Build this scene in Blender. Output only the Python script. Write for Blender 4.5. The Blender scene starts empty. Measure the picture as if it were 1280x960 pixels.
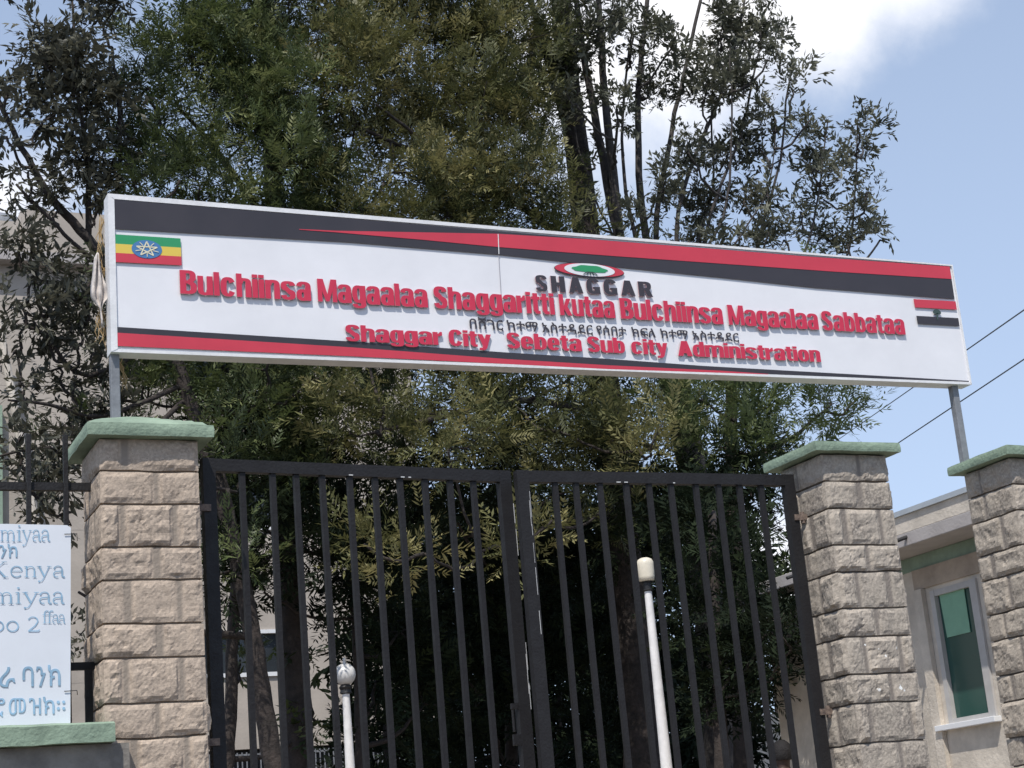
import bpy, bmesh, math, random
import numpy as np
from mathutils import Vector, Matrix, noise
R = math.radians
random.seed(7); rng = np.random.default_rng(11)
sc = bpy.context.scene
COL = sc.collection

# ------------------------------------------------------------------ camera
EYE = 0.75
F_PX, PITCH, ROLL, YAW = 2159.09, .2739, -.087, .4359
_F = Vector((math.sin(YAW)*math.cos(PITCH), math.cos(YAW)*math.cos(PITCH), math.sin(PITCH)))
_R = Vector((math.cos(YAW), -math.sin(YAW), 0)); _U = _R.cross(_F)
_c, _s = math.cos(ROLL), math.sin(ROLL)
cam = bpy.data.cameras.new('camera'); co = bpy.data.objects.new('camera', cam); COL.objects.link(co)
ir = _R*_c + _U*_s; iu = -_R*_s + _U*_c
M = Matrix((ir, iu, -_F)).transposed().to_4x4(); M.translation = (0, 0, EYE); co.matrix_world = M
cam.sensor_fit = 'HORIZONTAL'; cam.sensor_width = 36; cam.lens = 36*F_PX/1280
cam.clip_start = .1; cam.clip_end = 3000
sc.camera = co

def ray(px, py):
    u, v = px-640, py-480
    u, v = _c*u+_s*v, -_s*u+_c*v
    return _F*F_PX + _R*u - _U*v
def atY(px, py, Y):
    d = ray(px, py); return Vector((0, 0, EYE)) + d*(Y/d.y)
def atX(px, py, X):
    d = ray(px, py); return Vector((0, 0, EYE)) + d*(X/d.x)

# ------------------------------------------------------------------ light
SUN_EL, SUN_AZ = R(58), R(-36)              # azimuth measured from -Y (behind the camera) towards -X when negative
sdir = Vector((math.sin(SUN_AZ)*math.cos(SUN_EL), -math.cos(SUN_AZ)*math.cos(SUN_EL), math.sin(SUN_EL)))
sl = bpy.data.lights.new('sun', 'SUN'); sl.energy = 3.4; sl.angle = R(.55); sl.color = (1, .95, .87)
so = bpy.data.objects.new('sun', sl); COL.objects.link(so)
so.rotation_euler = sdir.to_track_quat('Z', 'Y').to_euler(); so.location = (-5, -10, 30)
world = bpy.data.worlds.new('World'); sc.world = world; world.use_nodes = True
wn = world.node_tree.nodes; wl = world.node_tree.links; wn.clear()
sky = wn.new('ShaderNodeTexSky'); sky.sky_type = 'NISHITA'; sky.sun_disc = False
sky.sun_elevation = SUN_EL; sky.sun_rotation = math.atan2(sdir.x, sdir.y)
sky.air_density = 1.0; sky.dust_density = 1.5; sky.altitude = 2300
bgs = wn.new('ShaderNodeBackground'); bgs.inputs[1].default_value = .13; wl.new(sky.outputs[0], bgs.inputs[0])
bgc = wn.new('ShaderNodeBackground'); bgc.inputs[0].default_value = (1, .985, .99, 1); bgc.inputs[1].default_value = 1.05
tc = wn.new('ShaderNodeTexCoord')
nz = wn.new('ShaderNodeTexNoise'); nz.inputs['Scale'].default_value = 7.5; nz.inputs['Detail'].default_value = 9
nz.inputs['Roughness'].default_value = .6
wl.new(tc.outputs['Generated'], nz.inputs['Vector'])
def wmath(op, a, b=None, clamp=False):
    n = wn.new('ShaderNodeMath'); n.operation = op; n.use_clamp = clamp
    for i, x in enumerate((a, b)):
        if x is None: continue
        if isinstance(x, (int, float)): n.inputs[i].default_value = x
        else: wl.new(x, n.inputs[i])
    return n.outputs[0]
tot = None
for (px, py, r, k) in ((860, 10, 4.8, 1.0), (1010, -10, 3.6, 1.05), (1110, -45, 3.2, .9), (720, 60, 3.6, .7), (0, 250, 2.0, .6), (970, 715, 2.6, 1.0), (-600, 100, 9, .8), (2400, 300, 10, .7)):
    d = ray(px, py).normalized()
    vd = wn.new('ShaderNodeVectorMath'); vd.operation = 'DOT_PRODUCT'; wl.new(tc.outputs['Generated'], vd.inputs[0]); vd.inputs[1].default_value = d
    ang = wmath('ARCCOSINE', wmath('MINIMUM', vd.outputs['Value'], 1.0))
    t = wmath('SUBTRACT', 1.0, wmath('DIVIDE', ang, R(r)))                 # 1 at the middle, 0 at the rim
    t = wmath('MULTIPLY', wmath('MAXIMUM', t, -1.0), k)
    tot = t if tot is None else wmath('MAXIMUM', tot, t)
msk = wmath('ADD', tot, wmath('MULTIPLY', wmath('SUBTRACT', nz.outputs[0], .5), 1.6))
mr = wn.new('ShaderNodeMapRange'); mr.interpolation_type = 'SMOOTHSTEP'; wl.new(msk, mr.inputs[0])
mr.inputs[1].default_value = -.22; mr.inputs[2].default_value = .72; mr.inputs[4].default_value = .93
# thin veil of haze, paler low down
sep = wn.new('ShaderNodeSeparateXYZ'); wl.new(tc.outputs['Generated'], sep.inputs[0])
veil = wn.new('ShaderNodeMapRange'); wl.new(sep.outputs[2], veil.inputs[0])
veil.inputs[1].default_value = 0; veil.inputs[2].default_value = .55; veil.inputs[3].default_value = .85; veil.inputs[4].default_value = .45
mx = wn.new('ShaderNodeMixShader'); mv = wn.new('ShaderNodeMixShader')
bgv = wn.new('ShaderNodeBackground'); bgv.inputs[0].default_value = (.62, .76, 1, 1); bgv.inputs[1].default_value = .80
wl.new(veil.outputs[0], mv.inputs[0]); wl.new(bgs.outputs[0], mv.inputs[1]); wl.new(bgv.outputs[0], mv.inputs[2])
cr_ = wn.new('ShaderNodeMix'); cr_.data_type = 'RGBA'; cr_.inputs[6].default_value = (.80, .83, .92, 1); cr_.inputs[7].default_value = (1, .985, .99, 1)
n3 = wn.new('ShaderNodeTexNoise'); n3.inputs['Scale'].default_value = 14; n3.inputs['Detail'].default_value = 6; wl.new(tc.outputs['Generated'], n3.inputs['Vector'])
wl.new(wmath('MULTIPLY', n3.outputs[0], 1.6, True), cr_.inputs[0]); wl.new(cr_.outputs[2], bgc.inputs[0])
wl.new(mr.outputs[0], mx.inputs[0]); wl.new(mv.outputs[0], mx.inputs[1]); wl.new(bgc.outputs[0], mx.inputs[2])
wo = wn.new('ShaderNodeOutputWorld'); wl.new(mx.outputs[0], wo.inputs[0])
sc.view_settings.view_transform = 'Standard'; sc.view_settings.look = 'None'
sc.view_settings.exposure = 0.30; sc.view_settings.gamma = 1; sc.view_settings.use_curve_mapping = False
sc.render.engine = 'CYCLES'
sc.cycles.max_bounces = 6; sc.cycles.diffuse_bounces = 3; sc.cycles.glossy_bounces = 2; sc.cycles.transmission_bounces = 4
sc.cycles.use_denoising = True

# ------------------------------------------------------------------ materials
def mat(name, col, rough=.7, var=.0, scale=6, bump=0., bscale=40, metal=0., col2=None, spec=.5, detail=6, coat=0., trans=0.):
    m = bpy.data.materials.new(name); m.use_nodes = True
    nt = m.node_tree; N = nt.nodes; L = nt.links; b = N['Principled BSDF']
    b.inputs['Roughness'].default_value = rough; b.inputs['Metallic'].default_value = metal
    b.inputs['Specular IOR Level'].default_value = spec
    if trans: b.inputs['Transmission Weight'].default_value = trans
    t = N.new('ShaderNodeTexCoord')
    if var or col2:
        n = N.new('ShaderNodeTexNoise'); n.inputs['Scale'].default_value = scale; n.inputs['Detail'].default_value = detail
        n.inputs['Roughness'].default_value = .65
        L.new(t.outputs['Object'], n.inputs['Vector'])
        r = N.new('ShaderNodeValToRGB'); L.new(n.outputs[0], r.inputs[0])
        c2 = col2 or tuple(c*(1-var) for c in col)
        r.color_ramp.elements[0].position = .34; r.color_ramp.elements[1].position = .66
        r.color_ramp.elements[0].color = (*c2, 1); r.color_ramp.elements[1].color = (*[min(1, c*(1+var*.5)) for c in col], 1)
        L.new(r.outputs[0], b.inputs['Base Color'])
        # uneven gloss
        m2 = N.new('ShaderNodeMapRange'); L.new(n.outputs[0], m2.inputs[0])
        m2.inputs[3].default_value = max(0, rough-.12); m2.inputs[4].default_value = min(1, rough+.12); L.new(m2.outputs[0], b.inputs['Roughness'])
    else:
        b.inputs['Base Color'].default_value = (*col, 1)
    if bump:
        n2 = N.new('ShaderNodeTexNoise'); n2.inputs['Scale'].default_value = bscale; n2.inputs['Detail'].default_value = 8
        L.new(t.outputs['Object'], n2.inputs['Vector'])
        bp = N.new('ShaderNodeBump'); bp.inputs['Strength'].default_value = bump; bp.inputs['Distance'].default_value = .02
        L.new(n2.outputs[0], bp.inputs['Height']); L.new(bp.outputs[0], b.inputs['Normal'])
    return m

def stone_mat(name, a, b_, dirt, mortar, specks=None):
    m = bpy.data.materials.new(name); m.use_nodes = True
    nt = m.node_tree; N = nt.nodes; L = nt.links; P = N['Principled BSDF']; P.inputs['Roughness'].default_value = .9
    P.inputs['Specular IOR Level'].default_value = .2
    t = N.new('ShaderNodeTexCoord')
    def nzz(s, d=8, r=.6):
        n = N.new('ShaderNodeTexNoise'); n.inputs['Scale'].default_value = s; n.inputs['Detail'].default_value = d; n.inputs['Roughness'].default_value = r
        L.new(t.outputs['Object'], n.inputs['Vector']); return n
    at = N.new('ShaderNodeAttribute'); at.attribute_name = 'tone'
    mo = N.new('ShaderNodeAttribute'); mo.attribute_name = 'mortar'
    def mix(f, x, y, bt='MIX'):
        k = N.new('ShaderNodeMix'); k.data_type = 'RGBA'; k.blend_type = bt
        if isinstance(f, float): k.inputs[0].default_value = f
        else: L.new(f, k.inputs[0])
        for i, z in ((6, x), (7, y)):
            if isinstance(z, tuple): k.inputs[i].default_value = (*z, 1)
            else: L.new(z, k.inputs[i])
        return k.outputs[2]
    def ramp(src, lo, hi):
        r = N.new('ShaderNodeMapRange'); r.interpolation_type = 'SMOOTHSTEP'; L.new(src, r.inputs[0]); r.inputs[1].default_value = lo; r.inputs[2].default_value = hi; return r.outputs[0]
    c = mix(at.outputs['Fac'], a, b_)
    c = mix(ramp(nzz(7).outputs[0], .45, .7), c, dirt)
    c = mix(ramp(nzz(60, 4).outputs[0], .35, .75), c, tuple(x*1.25 for x in a))
    pit = ramp(nzz(130, 3).outputs[0], .66, .72)
    c = mix(pit, c, tuple(x*.45 for x in dirt))
    c = mix(mo.outputs['Fac'], c, mortar)
    if specks:
        for (p, r) in specks:
            g = N.new('ShaderNodeNewGeometry')
            dd = N.new('ShaderNodeVectorMath'); dd.operation = 'DISTANCE'; L.new(g.outputs['Position'], dd.inputs[0]); dd.inputs[1].default_value = p
            ad = N.new('ShaderNodeMath'); ad.operation = 'ADD'; L.new(dd.outputs['Value'], ad.inputs[0])
            n = nzz(55, 2); mu = N.new('ShaderNodeMath'); mu.operation = 'MULTIPLY'; mu.inputs[1].default_value = r*3; L.new(n.outputs[0], mu.inputs[0]); L.new(mu.outputs[0], ad.inputs[1])
            f = N.new('ShaderNodeMapRange'); L.new(ad.outputs[0], f.inputs[0]); f.inputs[1].default_value = r*2.2; f.inputs[2].default_value = r*2.0
            c = mix(f.outputs[0], c, (.8, .8, .78))
    L.new(c, P.inputs['Base Color'])
    n2 = nzz(90, 10, .7); bp = N.new('ShaderNodeBump'); bp.inputs['Strength'].default_value = .35; bp.inputs['Distance'].default_value = .012
    L.new(n2.outputs[0], bp.inputs['Height']); L.new(bp.outputs[0], P.inputs['Normal'])
    return m

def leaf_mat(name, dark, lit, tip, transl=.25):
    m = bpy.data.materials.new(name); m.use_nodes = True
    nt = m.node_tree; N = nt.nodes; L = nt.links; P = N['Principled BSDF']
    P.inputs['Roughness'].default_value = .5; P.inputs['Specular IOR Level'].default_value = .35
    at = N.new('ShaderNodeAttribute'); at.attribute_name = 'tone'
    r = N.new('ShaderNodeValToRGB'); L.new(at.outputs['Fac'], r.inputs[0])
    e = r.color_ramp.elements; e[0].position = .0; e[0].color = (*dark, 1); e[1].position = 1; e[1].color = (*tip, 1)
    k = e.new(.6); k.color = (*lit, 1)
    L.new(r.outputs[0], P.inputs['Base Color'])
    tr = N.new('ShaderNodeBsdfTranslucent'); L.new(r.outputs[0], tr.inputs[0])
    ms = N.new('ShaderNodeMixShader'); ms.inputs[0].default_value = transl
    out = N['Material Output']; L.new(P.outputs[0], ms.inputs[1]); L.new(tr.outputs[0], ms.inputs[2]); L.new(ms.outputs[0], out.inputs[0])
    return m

MT = {
 'sign_white': mat('sign_white_vinyl', (.80, .80, .83), .42, .05, 2.2, .10, 5),
 'frame_white': mat('white_painted_metal', (.78, .78, .79), .4, .1, 9, .1, 60),
 'sign_back': mat('grey_sheet_backing', (.36, .33, .34), .6, .15, 4),
 'vinyl_black': mat('black_vinyl', (.040, .035, .042), .38, .12, 3),
 'vinyl_red': mat('red_vinyl', (.60, .045, .075), .40, .08, 3),
 'letter_red': mat('red_raised_letter', (.60, .030, .075), .45, .06, 8),
 'letter_black': mat('black_raised_letter', (.045, .038, .048), .5, .1, 8),
 'letter_side': mat('pink_white_letter_edge', (.62, .40, .43), .5),
 'vinyl_green': mat('green_vinyl', (.03, .30, .12), .4),
 'vinyl_yellow': mat('yellow_vinyl', (.75, .55, .09), .4),
 'star_print': mat('pale_star_print', (.72, .68, .50), .4),
 'vinyl_blue': mat('blue_vinyl', (.07, .20, .42), .4),
 'leaf_print': mat('dark_green_print', (.045, .075, .065), .4),
 'green_paint': mat('green_cap_paint', (.265, .35, .26), .8, .25, 4, .35, 45, col2=(.19, .255, .19)),
 'render_grey': mat('grey_wall_render', (.27, .25, .22), .9, .3, 5, .4, 30, col2=(.17, .155, .14)),
 'gate_black': mat('black_gate_paint', (.011, .010, .011), .55, .4, 14, .2, 70, col2=(.019, .018, .019), spec=.3),
 'rust': mat('rusty_hinge', (.20, .15, .12), .8, .5, 30, .3, 80, col2=(.07, .05, .045)),
 'chip_white': mat('worn_bare_metal', (.55, .55, .55), .6),
 'steel_grey': mat('grey_steel', (.22, .23, .25), .5, .25, 12, .1, 60),
 'board_white': mat('board_white', (.72, .75, .80), .5, .06, 2.5),
 'print_blue': mat('faded_blue_print', (.30, .48, .64), .55, .3, 6),
 'cream': mat('cream_plaster', (.64, .575, .495), .9, .26, 2.5, .3, 35),
 'beige': mat('beige_plaster', (.45, .40, .35), .9, .18, .9, .2, 20),
 'beige_dark': mat('brown_beam_plaster', (.42, .345, .275), .9, .2, 5, .3, 35),
 'fascia_grey': mat('grey_fascia_plaster', (.42, .39, .38), .85, .12, 4, .2, 40),
 'house_green': mat('green_wall_band', (.27, .36, .28), .85, .2, 5, .2, 40),
 'roof_sheet': mat('pale_metal_sheet', (.55, .60, .65), .45, .1, 8, metal=.3),
 'window_frame': mat('window_frame_paint', (.50, .485, .47), .6, .1, 10),
 'glass': mat('dark_teal_glass', (.030, .085, .072), .08, spec=.6),
 'glass_far': mat('dark_window_glass', (.03, .035, .04), .12, spec=.6),
 'paper_green': mat('green_paper', (.24, .45, .32), .8, .1, 8),
 'white_trim': mat('white_trim', (.75, .76, .78), .6),
 'grille': mat('dark_grille', (.03, .03, .032), .6),
 'bark': mat('grey_brown_bark', (.045, .035, .031), .95, .5, 9, .8, 30, col2=(.022, .018, .016)),
 'bark_grey': mat('pale_grey_bark', (.062, .055, .053), .95, .4, 9, .8, 30, col2=(.034, .029, .028)),
 'opal': mat('cream_opal_glass', (.79, .72, .59), .35, .12, 9),
 'opal_white': mat('white_opal_glass', (.72, .71, .70), .35, .08, 9),
 'pole_white': mat('white_pole_paint', (.78, .76, .75), .5, .1, 14),
 'collar': mat('black_collar', (.02, .02, .022), .5),
 'wire': mat('grey_cable', (.10, .11, .13), .6),
 'rag': mat('dirty_white_plastic', (.62, .56, .52), .6, .25, 12, .3, 30),
 'straw': mat('dry_straw', (.42, .29, .14), .9),
 'skin': mat('brown_skin', (.05, .027, .019), .55),
 'hair': mat('black_hair', (.010, .008, .009), .7, .4, 60, .6, 120),
 'shirt': mat('dark_shirt', (.055, .04, .05), .9), 'trouser': mat('dark_trousers', (.03, .03, .04), .9),
 'asphalt': mat('asphalt', (.055, .053, .05), .95, .3, 2, .5, 60),
 'earth': mat('dry_earth', (.12, .095, .07), .95, .3, .6, .5, 12),
 'bounce_concrete': mat('pale_bounce_concrete', (.40, .345, .28), .9, .2, 2, .3, 30),
 'kerb': mat('kerb_concrete', (.32, .31, .29), .9, .2, 4, .3, 30),
}
STONE_TAN = stone_mat('tan_rock_face', (.45, .365, .29), (.36, .295, .24), (.29, .235, .19), (.31, .26, .215))
STONE_GREY = stone_mat('weathered_rock_face', (.40, .35, .295), (.27, .24, .205), (.20, .175, .155), (.24, .21, .185),
   specks=[(tuple(atY(1083, 805, 8.49)), .016), (tuple(atY(1098, 811, 8.49)), .011), (tuple(atY(1121, 810, 8.49)), .013), (tuple(atY(1107, 820, 8.49)), .012), (tuple(atY(1099, 862, 8.49)), .014), (tuple(atY(1126, 859, 8.49)), .015), (tuple(atY(1131, 863, 8.49)), .010)])
STONE_MID = stone_mat('grey_rock_face', (.40, .35, .295), (.34, .30, .255), (.24, .21, .18), (.25, .22, .195))

# ------------------------------------------------------------------ mesh builder
class MB:
    def __init__(s): s.v = []; s.f = []; s.m = []
    def add(s, vs, fs, mi=0):
        o = len(s.v); s.v += [Vector(v) for v in vs]; s.f += [tuple(i+o for i in q) for q in fs]; s.m += [mi]*len(fs); return s
    def box(s, a, b, mi=0, bev=0.):
        bm = bmesh.new(); bmesh.ops.create_cube(bm, size=1)
        c = [(x+y)/2 for x, y in zip(a, b)]; d = [abs(y-x) for x, y in zip(a, b)]
        for v in bm.verts: v.co = Vector([v.co[i]*d[i]+c[i] for i in range(3)])
        if bev: bmesh.ops.bevel(bm, geom=bm.edges[:], offset=bev, segments=2, affect='EDGES', profile=.5)
        bm.verts.index_update(); s.add([v.co.copy() for v in bm.verts], [[v.index for v in f.verts] for f in bm.faces], mi); bm.free(); return s
    def obox(s, o, ex, ey, ez, mi=0):          # corner + three edge vectors
        o = Vector(o); ex, ey, ez = Vector(ex), Vector(ey), Vector(ez)
        vs = [o, o+ex, o+ex+ey, o+ey, o+ez, o+ex+ez, o+ex+ey+ez, o+ey+ez]
        return s.add(vs, [(0,3,2,1),(4,5,6,7),(0,1,5,4),(1,2,6,5),(2,3,7,6),(3,0,4,7)], mi)
    def tube(s, pts, rad, n=8, mi=0, cap=True):
        pts = [Vector(p) for p in pts]; rad = rad if hasattr(rad, '__len__') else [rad]*len(pts)
        o = len(s.v); ref = Vector((.3, .9, .2))
        for i, p in enumerate(pts):
            t = (pts[min(i+1, len(pts)-1)]-pts[max(i-1, 0)]).normalized()
            a = t.cross(ref)
            if a.length < .05: a = t.cross(Vector((1, 0, 0)))
            a.normalize(); b = t.cross(a)
            for k in range(n):
                q = 2*math.pi*k/n; s.v.append(p+(a*math.cos(q)+b*math.sin(q))*rad[i])
        for i in range(len(pts)-1):
            for k in range(n):
                s.f.append((o+i*n+k, o+i*n+(k+1) % n, o+(i+1)*n+(k+1) % n, o+(i+1)*n+k)); s.m.append(mi)
        if cap:
            s.f.append(tuple(o+k for k in range(n))[::-1]); s.f.append(tuple(o+(len(pts)-1)*n+k for k in range(n))); s.m += [mi, mi]
        return s
    def lathe(s, c, prof, n=24, mi=0):
        c = Vector(c); o = len(s.v)
        for (r, z) in prof:
            for k in range(n):
                q = 2*math.pi*k/n; s.v.append(c+Vector((r*math.cos(q), r*math.sin(q), z)))
        for i in range(len(prof)-1):
            for k in range(n):
                s.f.append((o+i*n+k, o+i*n+(k+1) % n, o+(i+1)*n+(k+1) % n, o+(i+1)*n+k)); s.m.append(mi)
        s.f.append(tuple(o+k for k in range(n))[::-1]); s.f.append(tuple(o+(len(prof)-1)*n+k for k in range(n))); s.m += [mi, mi]
        return s
    def prism(s, poly, d, mi=0):               # polygon (list of 3d points) pushed along d
        d = Vector(d); n = len(poly); a = [Vector(p) for p in poly]
        return s.add(a+[p+d for p in a], [tuple(range(n)), tuple(range(2*n-1, n-1, -1))]+[(i, i+n, (i+1) % n+n, (i+1) % n) for i in range(n)], mi)
    def build(s, name, m, parent=None, smooth=False, fix=True):
        me = bpy.data.meshes.new(name); off = Vector((0, 0, 0)); p = parent
        while p is not None: off += p.location; p = p.parent
        me.from_pydata([v-off for v in s.v], [], s.f)
        for x in (m if isinstance(m, (list, tuple)) else [m]): me.materials.append(x)
        me.polygons.foreach_set('material_index', s.m)
        if fix:
            bm = bmesh.new(); bm.from_mesh(me); bmesh.ops.recalc_face_normals(bm, faces=bm.faces[:]); bm.to_mesh(me); bm.free()
        if smooth: me.polygons.foreach_set('use_smooth', [True]*len(me.polygons))
        me.update()
        o = bpy.data.objects.new(name, me); COL.objects.link(o)
        if parent is not None: o.parent = parent
        return o
def tag(o, label=None, cat=None, group=None, kind=None):
    if label: o['label'] = label
    if cat: o['category'] = cat
    if group: o['group'] = group
    if kind: o['kind'] = kind
    return o
def thing(name, label, cat, loc, group=None):
    o = bpy.data.objects.new(name, None); COL.objects.link(o); o.location = loc; o.empty_display_size = .2
    return tag(o, label, cat, group)

# ------------------------------------------------------------------ ground
def gz(x, y):
    t = min(1, max(0, (y-2.5)/4.5)); t = t*t*(3-2*t); return -.9*(1-t)
xs = [-400, -120, -40, -15, -8, -4, -2, 0, 2, 4, 6, 8, 10, 14, 20, 40, 120, 400]
ys = [-300, -60, -20, -8, -3, 0, 2.5, 3.2, 4, 4.75, 5.5, 6.3, 7, 8, 10, 14, 20, 30, 50, 120, 700]
g = MB(); g.add([(x, y, gz(x, y)) for y in ys for x in xs], [(j*len(xs)+i, j*len(xs)+i+1, (j+1)*len(xs)+i+1, (j+1)*len(xs)+i) for j in range(len(ys)-1) for i in range(len(xs)-1)])
tag(g.build('ground', MT['earth'], smooth=True), 'dry brown earth ground of the street edge and compound', 'ground', kind='structure')
r_ = MB(); r_.add([(-400, -7, -.895), (400, -7, -.895), (400, 1.6, -.895), (-400, 1.6, -.895)], [(0, 1, 2, 3)])
tag(r_.build('road', MT['asphalt']), 'dark asphalt road in front of the gate', 'road', kind='structure')
dv = MB(); dv.add([(2.2, 8.0, .006), (8.95, 8.0, .006), (8.95, 15.5, .006), (2.2, 15.5, .006)], [(0, 1, 2, 3)])  # unseen slab, added to bounce warm light onto the guard house and gate
tag(dv.build('bounce_slab', MT['bounce_concrete']), 'unseen pale concrete slab added inside the gate to bounce warm light', 'bounce_slab', kind='structure')
k_ = MB(); k_.box((-400, 1.6, -.95), (2.3, 1.8, -.77)); k_.box((6.1, 1.6, -.95), (400, 1.8, -.77))
tag(k_.build('kerb', MT['kerb']), 'grey concrete kerb along the road', 'kerb', kind='structure')

# ------------------------------------------------------------------ stone pillars
SEAMS = [-.75, -.585, -.365, -.195, .025, .18, .37, .5416, .768, .935, 1.156, 1.324, 1.544, 1.707, 1.927, 2.098, 2.268]
def stone_shaft(x0, x1, y0, y1, zs, seed, plain_top=False):
    v = []; f = []; tone = []; mort = []; zs_seed = seed*3.3
    rr = random.Random(seed)
    def face(o, du, W, nrm, z0, z1, splits):
        H = z1-z0; nu = max(8, int(W/.0125)); nv = max(6, int(H/.0125)); base = len(v)
        bt = [rr.random() for _ in range(len(splits)+1)]; so_ = [Vector((rr.uniform(-50, 50), rr.uniform(-50, 50), rr.uniform(-50, 50))) for _ in bt]
        amp = [rr.uniform(.35, 1.0) for _ in bt]; jw = [rr.uniform(.009, .018) for _ in range(len(splits)+2)]; ti = [rr.uniform(-.012, .012) for _ in bt]
        ed = [0]+splits+[1]
        for j in range(nv+1):
            for i in range(nu+1):
                u, w = i/nu, j/nv; k = sum(1 for q in splits if u > q)
                p = o+du*(u*W)+Vector((0, 0, w*H))
                dl = (u-ed[k])*W; dr = (ed[k+1]-u)*W; dv = min(w, 1-w)*H
                jl = dl if k > 0 else 9; jr = dr if k < len(splits) else 9
                jd = min(jl, jr); m_ = 1. if (jl < jw[k] or jr < jw[k+1]) else 0.
                wob = noise.noise(p*28+so_[k])*.008
                e = min(dl-(jw[k]+.0015 if k > 0 else .004), dr-(jw[k+1]+.0015 if k < len(splits) else .004), dv-.002)+wob
                t = min(1, max(0, (e-.002)/.017)); t = t*t*(3-2*t)
                q = p*1.0+so_[k]
                n1 = noise.fractal(q*9, 1.0, 2.1, 4); n2 = max(0, noise.fractal(q*17, .9, 2.2, 5))*1.8; n3 = noise.fractal(q*60, .8, 2, 3)
                d = t*amp[k]*(.018+.012*n1-.008*n2+.002*n3+ti[k]*(u-.5)*2)
                d = max(d, -.004)
                if m_: d = -.001+.0015*noise.noise(p*90)
                ce = min(u, 1-u)*W
                if ce < .012: d *= ce/.012
                d += 0 if ce < .003 else noise.noise(p*70)*.0012
                zz = noise.noise(Vector((p.x*9, p.y*9, zs_seed+round(p.z, 1)*7)))*.006 if j in (0, nv) else 0.
                v.append(p+nrm*d+Vector((0, 0, zz))); tone.append(bt[k]); mort.append(m_)
        for j in range(nv):
            for i in range(nu):
                a = base+j*(nu+1)+i; f.append((a, a+1, a+nu+2, a+nu+1))
    g_ = .011
    for c in range(len(zs)-1):
        z0, z1 = zs[c]+EYE+g_/2, zs[c+1]+EYE-g_/2
        tall = (zs[c+1]-zs[c]) > .2
        for (o, du, W, n) in ((Vector((x0, y0, z0)), Vector((1, 0, 0)), x1-x0, Vector((0, -1, 0))), (Vector((x0, y1, z0)), Vector((0, -1, 0)), y1-y0, Vector((-1, 0, 0))),
                              (Vector((x1, y0, z0)), Vector((0, 1, 0)), y1-y0, Vector((1, 0, 0))), (Vector((x1, y1, z0)), Vector((-1, 0, 0)), x1-x0, Vector((0, 1, 0)))):
            jt = lambda: rr.uniform(-.045, .045)
            sp = [.245+jt(), .775+jt()] if tall else [.54+jt()]
            if n.x < -.5: sp = [.62+jt()] if tall else [.36+jt()]
            if plain_top and c == len(zs)-2: sp = [.25] if n.y < 0 else []
            face(o, du, W, n, z0, z1, sp)
        b = len(v); a = .0
        for z in (z0, z1):
            for (x, y) in ((x0, y0), (x1, y0), (x1, y1), (x0, y1)): v.append(Vector((x, y, z))); tone.append(.5); mort.append(0.)
        f.append((b+3, b+2, b+1, b)); f.append((b+4, b+5, b+6, b+7))
    b = len(v); i_ = .014
    for z in (zs[0]+EYE, zs[-1]+EYE):
        for (x, y) in ((x0+i_, y0+i_), (x1-i_, y0+i_), (x1-i_, y1-i_), (x0+i_, y1-i_)): v.append(Vector((x, y, z))); tone.append(0.); mort.append(1.)
    f += [(b, b+1, b+5, b+4), (b+1, b+2, b+6, b+5), (b+2, b+3, b+7, b+6), (b+3, b, b+4, b+7)]
    return v, f, tone, mort
def cap_mesh(x0, x1, y0, y1, z0, t, rise, seed, topin=.0):
    mb = MB(); n = 14
    def P(u, w, z, k=0.0):
        p = Vector((x0+(x1-x0)*u, y0+(y1-y0)*w, z)); return p
    sv = Vector((seed*3.1, seed*1.7, 0))
    def wob(p): return Vector([noise.noise(p*9+sv+Vector((i*9., 0, 0)))*.004 for i in range(3)])
    top = []
    for j in range(n+1):
        for i in range(n+1):
            u, w = i/n, j/n; e = min(u, 1-u, w, 1-w)*2
            p = P(u, w, z0+t+rise*min(1, e*1.25)**.9*(1 if e < .8 else 1)); top.append(p)
    bot = [P(i/n, j/n, z0) for j in range(n+1) for i in range(n+1)]
    # rim chamfer: pull outermost top ring in by a little
    for j in range(n+1):
        for i in range(n+1):
            if i in (0, n) or j in (0, n):
                c = P(.5, .5, 0); p = top[j*(n+1)+i]; p.z -= .004
    top = [p+wob(p) for p in top]; bot = [p+wob(p) for p in bot]
    mb.add(top, [(j*(n+1)+i, j*(n+1)+i+1, (j+1)*(n+1)+i+1, (j+1)*(n+1)+i) for j in range(n) for i in range(n)])
    mb.add(bot, [(j*(n+1)+i, (j+1)*(n+1)+i, (j+1)*(n+1)+i+1, j*(n+1)+i+1) for j in range(n) for i in range(n)])
    ring = [(i, 0) for i in range(n)]+[(n, j) for j in range(n)]+[(n-i, n) for i in range(n)]+[(0, n-j) for j in range(n)]
    vs = []; L = 4
    for l in range(L+1):
        for (i, j) in ring:
            k = j*(n+1)+i; a, b = bot[k], top[k]; q = a.lerp(b, l/L)
            bul = .004*math.sin(math.pi*l/L); cc = Vector(((x0+x1)/2, (y0+y1)/2, q.z)); q = q+(q-cc).normalized()*bul
            vs.append(q)
    m = len(ring)
    mb.add(vs, [(l*m+i, l*m+(i+1) % m, (l+1)*m+(i+1) % m, (l+1)*m+i) for l in range(L) for i in range(m)])
    return mb
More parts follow.
